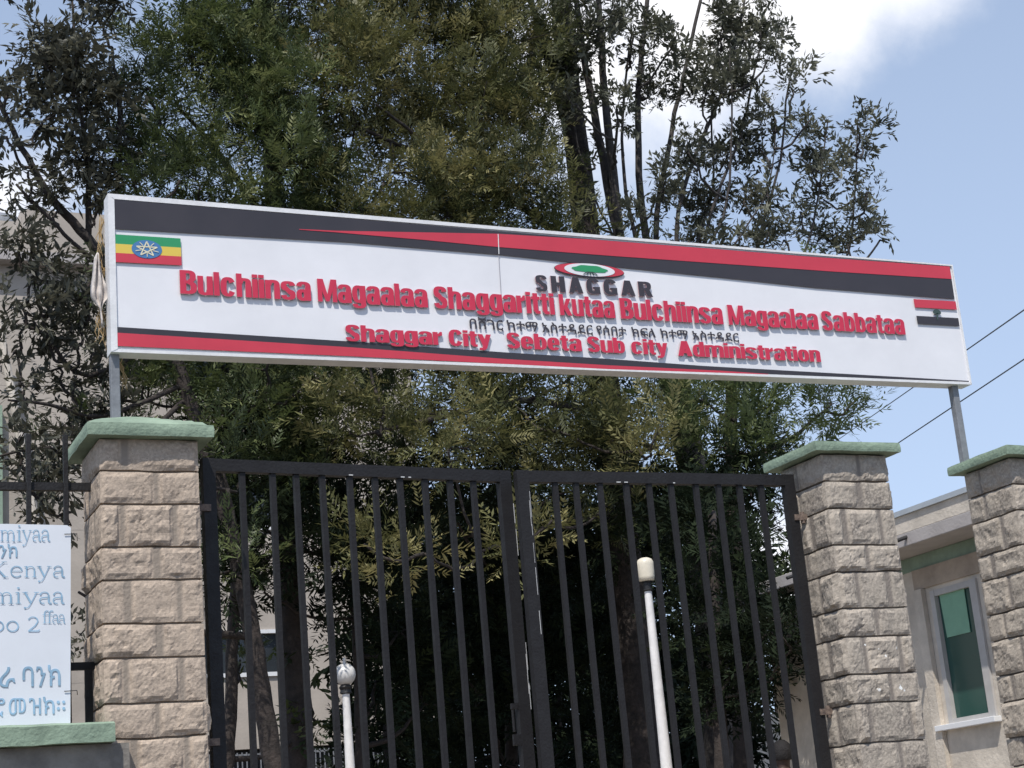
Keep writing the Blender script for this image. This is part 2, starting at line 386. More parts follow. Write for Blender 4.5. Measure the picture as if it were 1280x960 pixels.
def pillar(x0, x1, y0, y1, stone, label, seed, capx0, capx1, capy0, capy1, capz, capt, rise, plain=False, zs=SEAMS):
    root = thing('stone_pillar', label, 'pillar', ((x0+x1)/2, (y0+y1)/2, 0), 'rock-faced stone gate pillars')
    v, f, tone, mort = stone_shaft(x0, x1, y0, y1, zs, seed, plain)
    mb = MB(); mb.v = v; mb.f = f; mb.m = [0]*len(f)
    o = mb.build('shaft', stone, root, fix=False)
    for nm, dat in (('tone', tone), ('mortar', mort)):
        a = o.data.attributes.new(nm, 'FLOAT', 'POINT'); a.data.foreach_set('value', dat)
    cap_mesh(capx0, capx1, capy0, capy1, capz+EYE, capt, rise, seed).build('cap', MT['green_paint'], root, smooth=False)
    return root
pillar(1.648, 2.1485, 8.5, 8.95, STONE_TAN, 'tan stone pillar with thick domed green cap at the left end of the gate', 3, 1.577, 2.219, 8.43, 9.06, 2.266, .068, .10, True)
pillar(5.972, 6.445, 8.5, 8.95, STONE_GREY, 'weathered grey stone pillar with white paint flecks holding the right gate leaf', 5, 5.895, 6.512, 8.43, 9.02, 2.272, .062, .03)
pillar(7.40, 7.88, 8.5, 8.95, STONE_MID, 'grey stone pillar cut by the picture edge, in front of the guard house', 9, 7.327, 7.95, 8.42, 9.02, 2.272, .062, .045)

# ------------------------------------------------------------------ low wall, coping, railing, white board
lw = thing('boundary_wall', 'low grey rendered wall with green coping left of the gate', 'wall', (0, 8.6, 0))
MB().box((-7, 8.44, -.2), (1.655, 8.72, .745+EYE)).build('wall_body', MT['render_grey'], lw)
MB().box((1.655, 8.44, -.2), (1.75, 8.49, .745+EYE)).build('pier', MT['render_grey'], lw)
cm = MB(); n = 90
cv = []; 
prof = [(8.375, .748), (8.372, .835), (8.40, .846), (8.56, .853), (8.74, .842), (8.76, .835), (8.76, .748)]
for i in range(n+1):
    x = -7+(1.672+7)*i/n
    for (y, z) in prof:
        p = Vector((x, y, z+EYE)); cv.append(p+Vector((0, noise.noise(p*7)*.006, noise.noise(p*9+Vector((4, 4, 4)))*.006)))
m_ = len(prof)
cm.add(cv, [(i*m_+k, i*m_+(k+1) % m_, (i+1)*m_+(k+1) % m_, (i+1)*m_+k) for i in range(n) for k in range(m_)]+[tuple(range(m_))[::-1], tuple(n*m_+k for k in range(m_))])
cm.build('coping', MT['green_paint'], lw)
fn = thing('railing', 'black steel bar railing on the low wall behind the white board', 'railing', (0, 8.7, .8))
MB().box((-7, 8.71, 2.045+EYE), (1.66, 8.745, 2.085+EYE)).build('top_rail', MT['gate_black'], fn)
MB().box((-7, 8.71, 1.135+EYE), (1.66, 8.745, 1.172+EYE)).build('bottom_rail', MT['gate_black'], fn)
x = 1.513
while x > -7:
    MB().box((x-.012, 8.683, .85+EYE), (x+.012, 8.708, 2.33+EYE), bev=.002).build('bar', MT['gate_black'], fn); x -= .1835
MB().box((1.592, 8.69, .85+EYE), (1.63, 8.706, 1.13+EYE)).build('edge_bar', MT['gate_black'], fn)

bd = thing('notice_board', 'white board with faded blue bank lettering standing on the green coping', 'sign', (.9, 8.5, .85+EYE))
BY = 8.50
def BP(px, py, d=0.): return atY(px, py, BY-d)
bn = MB(); tl = BP(88, 656.5); bl = BP(88, 907)
pts = [Vector((.35, BY, bl.z)), Vector((bl.x, BY, bl.z)), Vector((tl.x+.002, BY, tl.z-.012)), Vector((tl.x-.016, BY, tl.z)), Vector((1.2, BY, tl.z+.006)), Vector((.35, BY, tl.z+.008))]
bn.prism(pts, (0, .022, 0)); bn.build('panel', MT['board_white'], bd)
for (px, py) in ((88, 668), (88, 864)):
    p = BP(px, py); MB().tube([p+Vector((-.03, -.006, 0)), p+Vector((.03, -.006, .002)), p+Vector((.06, .15, 0))], .0022, 5).build('tie_wire', MT['grille'], bd)
# serif lettering drawn with strokes: (points, width) in x-height units
def arc(cx, cy, rx, ry, a0, a1, n=10): return [(cx+rx*math.cos(R(a0+(a1-a0)*i/n)), cy+ry*math.sin(R(a0+(a1-a0)*i/n))) for i in range(n+1)]
TH, TN = .135, .06
def stem(x, y0, y1, flag=True): 
    return [([(x, y0), (x, y1)], TH), ([(x-.19, y0+.03), (x+.19, y0+.03)], .06)]+([([(x-.2, y1-.06), (x+.05, y1-.03)], .07)] if flag else [])
GL = {
 'm': (1.75, stem(.22, 0, 1)+stem(.85, 0, .75, False)+stem(1.48, 0, .75, False)+[(arc(.53, .68, .32, .28, 175, 0), TN+.02), (arc(1.16, .68, .32, .28, 175, 0), TN+.02)]),
 'n': (1.15, stem(.22, 0, 1)+stem(.88, 0, .75, False)+[(arc(.55, .68, .33, .28, 175, 0), TN+.02)]),
 'i': (.5, stem(.25, 0, 1)+[([(.25, 1.28), (.25, 1.42)], .16)]),
 'y': (1.05, [([(.15, 1), (.53, .08)], TH), ([(.9, 1), (.5, -.05), (.36, -.33), (.16, -.4)], TN), ([(.1, -.36), (.22, -.36)], .14), ([(0, .97), (.34, .97)], .06), ([(.72, .97), (1.04, .97)], .06)]),
 'a': (.95, [(arc(.42, .72, .3, .28, 165, 0), TN+.02), ([(.72, .72), (.72, .15), (.80, .03), (.92, .05)], TH), ([(.14, .74), (.14, .84)], .13), ([(.70, .56), (.42, .52)]+arc(.34, .27, .25, .25, 100, 290), TN+.03)]),
 'e': (1.0, [(arc(.5, .5, .40, .48, 10, 320, 16), TN+.035), ([(.12, .54), (.88, .54)], TN)]),
 'o': (1.0, [(arc(.5, .5, .40, .47, 0, 360, 20), TN+.04)]),
 'K': (1.35, [([(.25, 0), (.25, 1.4)], TH), ([(.05, .03), (.48, .03)], .06), ([(.05, 1.37), (.48, 1.37)], .06), ([(1.1, 1.38), (.32, .62)], TN), ([(.55, .82), (1.15, .03)], TH), ([(.95, .03), (1.35, .03)], .06), ([(.9, 1.37), (1.28, 1.37)], .06)]),
 '2': (.95, [(arc(.45, 1.0, .34, .36, 165, -20)+[(.6, .55), (.12, .06)], TN+.03), ([(.1, .06), (.85, .06), (.9, .2)], .11)]),
 'f': (.6, [([(.28, 0), (.28, 1.15)]+arc(.5, 1.15, .22, .25, 180, 50), .11), ([(.08, .97), (.55, .97)], .06), ([(.1, .03), (.48, .03)], .06)]),
}
def strokes(mb, ch, px0, px1, base, xtop, d=.003, clip=-30):
    adv, st = GL[ch]
    for k_i, (pl, w) in enumerate(st):
        dd = d+.00035*k_i
        L_, R_ = [], []
        for i, (x, y) in enumerate(pl):
            a = pl[max(0, i-1)]; b = pl[min(len(pl)-1, i+1)]; tx, ty = b[0]-a[0], b[1]-a[1]; l = math.hypot(tx, ty) or 1
            nx, ny = -ty/l*w/2, tx/l*w/2
            for S, sg in ((L_, 1), (R_, -1)):
                X, Y = x+sg*nx, y+sg*ny
                S.append(BP(px0+(px1-px0)*X/adv, base+(xtop-base)*Y, dd))
        n = len(L_)
        mb.add(L_+R_, [(i, i+1, n+i+1, n+i) for i in range(n-1)])
rows = [('miyaa', [(0, 20), (20, 28), (27, 40), (40, 51.5), (51, 63)], 676.5, 662.5),
        ('Kenya', [(-14, 10), (12, 29.5), (30, 47), (46, 64.5), (65.5, 81.5)], 721.5, 707.5),
        ('miyaa', [(-11, 18), (18.5, 27.5), (28, 49), (48, 65), (65, 81)], 754.5, 740),
        ('oo', [(-12, 6), (7, 24.5)], 789.5, 776),
        ('2', [(33.5, 50)], 789.5, 776),
        ('ffaa', [(52, 60), (58, 66), (65, 74), (73, 82)], 779, 768)]
for txt, xs_, b_, t_ in rows:
    mb = MB()
    for ch, (a, c) in zip(txt, xs_): strokes(mb, ch, a, c, b_, t_)
    mb.build('lettering', MT['print_blue'], bd, fix=False)

dg = None
def text_mesh(body, offset=0., extrude=0., space=1., res=3):
    cu = bpy.data.curves.new('tmp', 'FONT'); cu.body = body; cu.size = 1; cu.offset = offset; cu.extrude = extrude; cu.space_character = space; cu.resolution_u = res
    o = bpy.data.objects.new('tmp', cu); COL.objects.link(o); bpy.context.view_layer.update()
    ev = o.evaluated_get(bpy.context.evaluated_depsgraph_get()); me = ev.to_mesh()
    v = [tuple(x.co) for x in me.vertices]; f = [tuple(p.vertices) for p in me.polygons]; ev.to_mesh_clear()
    bpy.data.objects.remove(o); bpy.data.curves.remove(cu)
    return v, f
CAPH = .727
def put_text(mb, body, A, B, cap, nrm, thick, off=0., ch=CAPH, space=1., stand=0., up=Vector((0, 0, 1)), slant=0.):
    """fit a line of lettering between baseline points A and B on a plane with outward normal nrm"""
    v, f = text_mesh(body, off, .5, space)
    x0 = min(p[0] for p in v); x1 = max(p[0] for p in v)
    mb.add([A+(B-A)*((x-x0)/(x1-x0))+up*(y/ch*cap)+nrm*(stand+(z+.5)*thick) for (x, y, z) in v], f)
NB = Vector((0, -1, 0))
for (body, a, b, yb0, yb1, cap, off) in (('\u1295', -2, 8, 697.5, 697, .062, 0), ('\u12ad', 9.5, 21.5, 697, 696.5, .062, 0), ('\u122b', -1, 19, 859, 858.5, .092, .003),
        ('\u1263', 28, 42, 858.5, 858, .092, .003), ('\u1295', 45, 57, 858, 857.6, .092, .003), ('\u12ad', 60, 75.5, 857.5, 857, .092, .003),
        ('\u122e', -8, 6, 893.5, 893.3, .075, 0), ('\u1218', 11, 32, 893.3, 893, .075, 0), ('\u12dd', 36, 51, 893, 892.7, .075, 0), ('\u12ad', 54, 68, 892.6, 892.3, .075, 0), ('\u1362', 71, 81.5, 892.2, 892, .075, 0)):
    mb = MB(); put_text(mb, body, BP(a, yb0), BP(b, yb1), cap, NB, .002, off, .7, stand=.002); mb.build('lettering', MT['print_blue'], bd, fix=False)

# ------------------------------------------------------------------ billboard
SY = 8.85; SN = Vector((0, -1, 0))
bb = thing('billboard', 'long white billboard with red and black bands and raised red lettering above the gate', 'sign', (4.65, 8.9, 3.02))
def SP(px, py, d=0.): p = atY(px, py, SY); return Vector((p.x, SY-d, p.z))
TL, BL, TR, BR = SP(134.4, 242), SP(139, 440), SP(1187.5, 331), SP(1217, 481)
BL.x = TL.x; TR.x = BR.x = (TR.x+BR.x)/2
D_ = .11; dY = Vector((0, D_, 0))
def lp(A, B, t): return A.lerp(B, t)
def q(u, w): return lp(lp(BL, BR, u), lp(TL, TR, u), w)
W_ = (BR-BL).length; H_ = (TL-BL).length; fw = .035/W_; fh = .035/H_
MB().prism([q(.001, .004), q(.999, .004), q(.999, .996), q(.001, .996)], (0, .02, 0)).build('face_panel', MT['sign_white'], bb)
for o in COL.objects:
    if o.name == 'face_panel': o.data.transform(Matrix.Translation((0, .006, 0)))
back = MB().prism([p+Vector((0, .032, 0)) for p in (q(.004, .03), q(.996, .03), q(.996, .97), q(.004, .97))], (0, D_-.04, 0)); back.build('backing', MT['sign_back'], bb)
fm = MB()
def bar(a, b, c, d, y0=-.006): fm.prism([p+Vector((0, y0, 0)) for p in (a, b, c, d)], (0, D_, 0))
bar(q(0, 0), q(fw, fh*.5), q(fw, 1-fh), q(0, 1)); bar(q(1-fw*.25, fh*.5), q(1, 0), q(1, 1), q(1-fw*.25, 1-fh*.3))
bar(q(0, 1), q(fw, 1-fh*.85), q(1-fw*.25, 1-fh*.3), q(1, 1), -.004); bar(q(0, 0), q(1, 0), q(1-fw*.25, fh*.5), q(fw, fh*.5), -.004)
fm.build('frame', MT['frame_white'], bb)
def clipline(pts): return [SP(*p) for p in pts]
def band(name, m, top, bot, d=.0015, t=.0012):
    """top / bottom outlines as pixel readings on the sign plane -> thin vinyl sheet"""
    pl = [p-Vector((0, d-.006+.004, 0))*1 for p in clipline(top+bot[::-1])]
    return MB().prism(pl, (0, t, 0)).build(name, m, bb)
band('black_band', MT['vinyl_black'], [(139.8, 249.0), (440, 273.6), (760, 300.7), (1000, 319.5), (1187, 333.2)], [(140.6, 286), (300, 295), (440, 303.2), (623, 318.4), (760, 333), (900, 347), (1020, 360), (1193, 374)], .004)
band('red_band', MT['vinyl_red'], [(373.6, 286.6), (420, 288.7), (622, 292.5), (700, 297.2), (745, 300), (900, 312), (1000, 320.2), (1186.5, 333.5)], [(374, 287.4), (420, 290.7), (526, 299.8), (622, 309), (760, 319.8), (900, 329.7), (1040, 339.6), (1189, 349)], .0062)
band('black_band', MT['vinyl_black'], [(144, 408.6), (440, 427), (632, 440.6), (760, 448.6), (880, 457.5), (1040, 466.5), (1211, 476.2)], [(144.5, 432.5), (440, 445.5), (760, 461.5), (880, 465.6), (1211, 477.4)], .004)
band('red_band', MT['vinyl_red'], [(144.3, 416), (440, 434.5), (632, 449), (760, 456.8), (900, 463.6), (960, 467.6)], [(144.6, 432.6), (440, 445.6), (760, 461.6), (900, 466.2), (960, 468.3)], .0062)
def strip(mb, a, b, c, d, dist, t=.001): mb.prism([SP(*x, dist) for x in (a, b, c, d)], (0, t, 0))
for nm, m, pts in (('seam', MT['frame_white'], ((621.6, 293), (622.6, 293), (623.6, 318), (622.6, 318))),): 
    s_ = MB(); strip(s_, *pts, .0075); s_.build(nm, m, bb)
s_ = MB(); strip(s_, (622.8, 319), (623.3, 319), (626.3, 368), (625.8, 368), .0025); s_.build('seam', MT['sign_back'], bb)
# flag with three bands and a star on a blue disc
def sub(quad, u, w):
    a, b, c, d = quad; x = [a[i]+(b[i]-a[i])*u for i in (0, 1)]; y = [d[i]+(c[i]-d[i])*u for i in (0, 1)]; return tuple(x[i]+(y[i]-x[i])*w for i in (0, 1))
fq = ((141.3, 293), (225.4, 298.4), (227, 332), (142.5, 327.6))
fl = MB().prism([SP(*sub(fq, u, w), .004) for (u, w) in ((0, 0), (1, 0), (1, .34), (0, .34))], (0, .001, 0)).build('flag', MT['vinyl_green'], bb)
MB().prism([SP(*sub(fq, u, w), .004) for (u, w) in ((0, .34), (1, .34), (1, .67), (0, .67))], (0, .001, 0)).build('yellow_stripe', MT['vinyl_yellow'], fl)
MB().prism([SP(*sub(fq, u, w), .004) for (u, w) in ((0, .67), (1, .67), (1, 1), (0, 1))], (0, .001, 0)).build('red_stripe', MT['vinyl_red'], fl)
cen = SP(183.3, 312, .0062); ex = (SP(202, 313.3)-SP(164, 311))/2; ez = Vector((0, 0, (SP(183, 300.5)-SP(183, 323.3)).z/2))
def ell(c, a, b, n=36, y=0.): return [c+a*math.cos(2*math.pi*i/n)+b*math.sin(2*math.pi*i/n)+Vector((0, y, 0)) for i in range(n)]
MB().prism(ell(cen, ex, ez), (0, .001, 0)).build('disc', MT['vinyl_blue'], fl)
st = MB()
P5 = [cen+ex*(.72*math.sin(2*math.pi*i/5))+ez*(.82*math.cos(2*math.pi*i/5)) for i in range(5)]
for k_, i in enumerate((0, 2, 4, 1, 3)):
    a, b = P5[i], P5[(i+2) % 5]; t = (b-a).normalized(); n_ = Vector((-t.z, 0, t.x))*.0036; yy = Vector((0, -.0015-.0003*k_, 0))
    st.prism([a+n_+yy, b+n_+yy, b-n_+yy, a-n_+yy], (0, .0003, 0))
for i in range(5):
    q_ = 2*math.pi*(i+.5)/5; a = cen+ex*(.42*math.sin(q_))+ez*(.42*math.cos(q_)); b = cen+ex*(.8*math.sin(q_))+ez*(.85*math.cos(q_)); t = (b-a).normalized(); n_ = Vector((-t.z, 0, t.x))*.0022; yy = Vector((0, -.0035, 0))
    st.prism([a+n_+yy, b+n_+yy, b-n_+yy, a-n_+yy], (0, .0003, 0))
st.build('star', MT['star_print'], fl)
# second flag: red, white, black with a tree
rq = ((1141.5, 374), (1194, 377), (1199, 407.7), (1146.8, 404.8))
fl2 = MB().prism([SP(*sub(rq, u, w), .004) for (u, w) in ((0, 0), (1, 0), (1, .335), (0, .335))], (0, .001, 0)).build('flag', MT['vinyl_red'], bb)
MB().prism([SP(*sub(rq, u, w), .004) for (u, w) in ((0, .68), (1, .68), (1, 1), (0, 1))], (0, .001, 0)).build('black_stripe', MT['vinyl_black'], fl2)
te = MB(); c0 = SP(1170.7, 391.5, .0062)
te.prism([c0+Vector((.034*math.cos(a), 0, .026*math.sin(a)-(.004 if math.sin(a) < -.01 else 0))) for a in [math.pi*i/14 for i in range(15)]]+[c0+Vector((-.026, 0, -.008)), c0+Vector((.026, 0, -.008))], (0, .001, 0))
te.prism([SP(1169.6, 392, .0062), SP(1172, 392, .0062), SP(1172.4, 400, .0062), SP(1170.4, 400, .0062)], (0, .0012, 0))
te.build('tree_emblem', MT['leaf_print'], fl2)
# oval city logo
lc = (SP(692.3, 335.2)+SP(779.9, 341.7))/2; a_ = (SP(779.9, 341.7)-SP(692.3, 335.2))/2; b_ = Vector((0, 0, (SP(735, 329.6)-SP(737, 348.5)).z/2))
lg = MB().prism(ell(lc, a_, b_, 48, -.004), (0, .001, 0)).build('logo', MT['vinyl_black'], bb)
MB().prism(ell(lc+b_*.05, a_*.985, b_*.84, 48, -.0062), (0, .001, 0)).build('red_field', MT['vinyl_red'], lg)
MB().prism(ell(lc+b_*.05, a_*.72, b_*.835, 48, -.0082), (0, .001, 0)).build('white_field', MT['sign_white'], lg)
tr = MB(); nn = 40
cr = []
for i in range(nn):
    t = 2*math.pi*i/nn; x, y = math.cos(t), math.sin(t); 
    if y < 0: y *= .55
    w = 1+.06*math.sin(7*t)
    cr.append(lc+a_*(.50*x*w)+b_*(.60*y*w+.04)+Vector((0, -.0104, 0)))
tr.prism(cr, (0, .001, 0)); tr.build('tree_crown', MT['vinyl_green'], lg)
tk = MB()
for k in range(5):
    b0 = lc+a_*(-.2+.1*k)+b_*(-.62)+Vector((0, -.0126, 0)); t0 = lc+a_*(-.07+.035*k)+b_*(-.2)+Vector((0, -.0126, 0)); wv = Vector((.0035, 0, 0))
    tk.prism([b0-wv*1.6, b0+wv*1.6, t0+wv, t0-wv], (0, .001, 0))
tk.build('tree_stems', MT['leaf_print'], lg)
# raised lettering
S_ = .235                                            # heavy condensed lettering built from bars and rings (cap height 1)
def rect(a, b, c, d): return [(a, b), (c, b), (c, d), (a, d)]
def ring(cx, cy, ox, oy, ix, iy, a0=0, a1=360, n=22, e=2.6):
    P = lambda rx, ry, t: (cx+rx*math.copysign(abs(math.cos(t))**(2/e), math.cos(t)), cy+ry*math.copysign(abs(math.sin(t))**(2/e), math.sin(t)))
    A = [R(a0+(a1-a0)*i/n) for i in range(n+1)]; o = [P(ox, oy, t) for t in A]; q_ = [P(ix, iy, t) for t in A]
    return [[[o[i], o[i+1], q_[i+1], q_[i]] for i in range(n)]]     # one piece made of many quads
def ess(H): return ring(.32, .735*H, .32, .265*H, .075, .13*H, 5, 262)+ring(.32, .262*H, .32, .272*H, .075, .13*H, -175, 82)+[[(.02, .66*H), (.26, .72*H), (.62, .34*H), (.36, .28*H)]]
X_ = .80
HG = {
 'l': (.24, [rect(0, 0, .24, 1)]), 'i': (.24, [rect(0, 0, .24, X_), rect(0, .86, .24, 1)]),
 'u': (.64, [rect(0, .2, .24, X_), rect(.385, 0, .64, X_)]+ring(.30, .22, .30, .235, .062, .12, 180, 360)),
 'n': (.64, [rect(0, 0, .24, X_), rect(.385, 0, .64, .6)]+ring(.34, .58, .30, .235, .062, .11, 0, 180)),
 'm': (1.04, [rect(0, 0, .24, X_), rect(.385, 0, .64, .6), rect(.80, 0, 1.04, .6)]+ring(.34, .58, .30, .235, .062, .11, 0, 180)+ring(.74, .58, .30, .235, .062, .11, 0, 180)),
 'h': (.64, [rect(0, 0, .24, 1), rect(.385, 0, .64, .6)]+ring(.34, .58, .30, .235, .062, .11, 0, 180)),
 'c': (.64, ring(.32, .4, .32, .415, .062, .28, 28, 332)), 'o': (.64, ring(.32, .4, .32, .415, .062, .28)),
 'e': (.64, ring(.32, .4, .32, .415, .062, .28, 0, 325)+[rect(.22, .34, .63, .45)]),
 's': (.64, ess(X_)), 'S': (.66, ess(1.0)),
 'a': (.64, ring(.28, .235, .28, .25, .05, .12)+[rect(.385, 0, .64, .58)]+ring(.32, .57, .32, .245, .085, .13, 0, 172)),
 'g': (.64, ring(.30, .42, .30, .39, .06, .26)+[rect(.385, -.02, .64, X_)]+ring(.32, -.02, .32, .185, .085, .085, 180, 360)),
 'B': (.70, [rect(0, 0, .26, 1), rect(.2, .87, .36, .999), rect(.2, .44, .36, .57), rect(.2, .001, .36, .13)]+ring(.34, .745, .33, .255, .08, .125, -90, 90)+ring(.34, .27, .36, .27, .10, .14, -90, 90)),
 'M': (.90, [rect(0, 0, .21, 1), rect(.69, 0, .90, 1), [(.02, .999), (.27, .999), (.53, .02), (.37, .02)], [(.88, .999), (.63, .999), (.37, .03), (.53, .03)]]),
 'r': (.45, [rect(0, 0, .24, X_), [(.22, .52), (.45, .60), (.45, .82), (.36, .82), (.22, .66)]]),
 't': (.42, [rect(.08, .14, .32, .96), rect(0, .66, .42, X_), rect(.20, 0, .42, .14), [(.08, .145), (.2, .001), (.3, .001), (.3, .145)]]),
 'k': (.68, [rect(0, 0, .24, 1), [(.22, .40), (.42, X_), (.66, X_), (.44, .40)], [(.22, .34), (.40, .52), (.69, 0), (.44, 0)]]),
 'b': (.64, ring(.34, .4, .30, .41, .06, .27)+[rect(0, 0, .24, 1)]), 'd': (.64, ring(.30, .4, .30, .41, .06, .27)+[rect(.385, 0, .64, 1)]),
 'y': (.66, [[(0, X_), (.24, X_), (.46, .12), (.24, .02)], [(.42, X_), (.66, X_), (.42, -.10), (.18, -.10)], [(.06, -.2), (.30, -.2), (.42, -.101), (.42, -.06), (.06, -.06)]]),
 'C': (.68, ring(.34, .5, .34, .515, .09, .36, 24, 336)),
 'A': (.80, [[(0, 0), (.28, 0), (.54, .998), (.24, .998)], [(.52, 0), (.80, 0), (.56, 1), (.26, 1)], rect(.15, .18, .62, .36)]),
 'H': (.78, [rect(0, 0, .31, 1), rect(.47, 0, .78, 1), rect(.2, .40, .54, .61)]),
 'G': (.76, ring(.38, .5, .38, .515, .075, .33, 30, 340)+[rect(.46, .02, .76, .46), rect(.36, .32, .5, .461)]),
 'R': (.76, [rect(0, 0, .30, 1), rect(.2, .85, .4, .999), rect(.2, .42, .4, .58)]+ring(.36, .71, .36, .29, .10, .14, -90, 90)+[[(.34, .46), (.60, .5), (.78, 0), (.46, 0)]]),
}
def baseline(A, B, x):   # pixel x -> point of the baseline A..B
    t = (x-A[0])/(B[0]-A[0]); return SP(x, A[1]+(B[1]-A[1])*t)
def words(name, m, A, B, ws, h0, h1, thick, gap=.07, stand=.0015):
    for (body, xa, xb) in ws:
        mb = MB(); tt = ((xa+xb)/2-A[0])/(B[0]-A[0]); hh = h0+(h1-h0)*tt
        P, Q = baseline(A, B, xa), baseline(A, B, xb)
        tot_ = sum(HG[c][0] for c in body)+gap*(len(body)-1); x = 0
        for c in body:
            for k, pl in [(k, pl) for k, pc in enumerate(HG[c][1]) for pl in (pc if isinstance(pc[0], list) else [pc])]:
                dd = SN*(stand+thick+.0002*k)
                pts_ = [P+(Q-P)*((x+u)/tot_)+Vector((0, 0, w*hh))+dd for (u, w) in pl]
                n_ = len(pts_); th_ = -SN*thick
                mb.add(pts_, [tuple(range(n_))], 0); mb.add(pts_+[p+th_ for p in pts_], [(i, i+n_, (i+1) % n_+n_, (i+1) % n_) for i in range(n_)], 1)
            x += HG[c][0]+gap
        mb.build(name, [m, MT['letter_side']], bb, fix=False)
h = lambda x, yt, yb: (SP(x, yt)-SP(x, yb)).z
words('red_lettering', MT['letter_red'], (224.8, 367.6), (1131, 418.8),
      [('Bulchiinsa', 224.8, 388.5), ('Magaalaa', 397, 534.5), ('Shaggaritti', 542.5, 693), ('kutaa', 699.5, 768.5), ('Bulchiinsa', 775.5, 903.5), ('Magaalaa', 910.5, 1022.8), ('Sabbataa', 1027.8, 1131)],
      h(224.5, 337.8, 367.4), h(1029, 389.8, 413)*1.02, .010, .04)
tot_ = sum(HG[c][0] for c in 'SHAGGAR')+.20*6; x = 0
for c in 'SHAGGAR':
    px0 = 669.8+145.4*x/tot_; px1 = 669.8+145.4*(x+HG[c][0])/tot_; x += HG[c][0]+.20
    words('black_letter', MT['letter_black'], (669.8, 364.3), (815.2, 371.7), [(c, px0, px1)], h(670, 343.8, 364), h(800, 352.5, 371), .007)
for (body, xa, xb) in [('\u1260\u1238\u1308\u122d', 587.3, 629), ('\u12a8\u1270\u121b', 634, 672.5), ('\u12a0\u1235\u1270\u12f3\u12f0\u122d', 678, 741), ('\u12e8\u1230\u1260\u1273', 746, 783), ('\u12ad\u134d\u1208', 790, 819.5), ('\u12a8\u1270\u121b', 826, 860), ('\u12a0\u1235\u1270\u12f3\u12f0\u122d', 866, 923.7)]:
    A, B = (587.3, 410.6), (923.7, 427.2); mb = MB(); tt = ((xa+xb)/2-A[0])/(B[0]-A[0])
    put_text(mb, body, baseline(A, B, xa), baseline(A, B, xb), h(588, 398.2, 411.8)*(1-.1*tt), SN, .004, .005, .80, stand=.0012)
    mb.build('black_lettering', MT['letter_black'], bb, fix=False)
words('red_lettering', MT['letter_red'], (432, 426.6), (1025.4, 453),
      [('Shaggar', 432, 552.8), ('City', 560.8, 613.9), ('Sebeta', 633.8, 726.8), ('Sub', 734.5, 781), ('city', 789, 834.6), ('Administration', 847, 1025.4)],
      h(432, 406, 426.4), h(1000, 434, 451.8), .009, .035)
# posts
for (X, z0) in ((1.815, 2.28+EYE), (7.388, 2.28+EYE)):
    MB().box((X-.024, 8.885, z0), (X+.024, 8.933, 2.86+EYE+.02), bev=.004).build('post', MT['steel_grey'], bb)
# rag and straw hanging on the sign's left edge
rg = MB(); nn, mm = 26, 9
rv = []
pA = atY(122, 316, 8.93)
for i in range(nn+1):
    t = i/nn; w = .014+.055*min(1, t/.52) if t < .6 else max(.005, .069*(1-(t-.6)/.16))
    c = pA+Vector((-.004+.012*t+(.02*(t-.6) if t > .6 else 0), 0, -.41*t))
    for j in range(mm+1):
        s = j/mm*2-1
        rv.append(c+Vector((s*w*.62, .022*math.cos(s*7+t*4)*(1-.3*t)+.014*noise.noise(Vector((s*3, t*6, 1))), -.02*abs(s)+.012*noise.noise(Vector((s*2, t*8, 5))))))
rg.add(rv, [(i*(mm+1)+j, i*(mm+1)+j+1, (i+1)*(mm+1)+j+1, (i+1)*(mm+1)+j) for i in range(nn) for j in range(mm)])
ro_ = rg.build('torn_sheet', MT['rag'], None, smooth=True, fix=False); md = ro_.modifiers.new('thick', 'SOLIDIFY'); md.thickness = .003
tag(ro_, 'torn dirty white plastic sheet hanging from the left edge of the billboard', 'rag')
sw = MB(); rr = random.Random(4)
for (px, py, L_, k) in ((127, 275, .25, 8), (129, 330, .2, 6), (124, 385, .2, 9), (147, 448, .16, 7)):
    for _ in range(k):
        p = atY(px+rr.uniform(-3, 3), py+rr.uniform(-8, 8), 8.965); a = [p]
        for s in range(5): a.append(a[-1]+Vector((rr.uniform(-.022, .022), rr.uniform(-.006, .006), -L_/5*rr.uniform(.7, 1.2))))
        sw.tube(a, [.002, .0028, .0025, .0022, .0018, .001], 4)
tag(sw.build('straw_strands', MT['straw']), 'dry straw strands caught on the left side of the billboard', 'straw', kind='stuff')

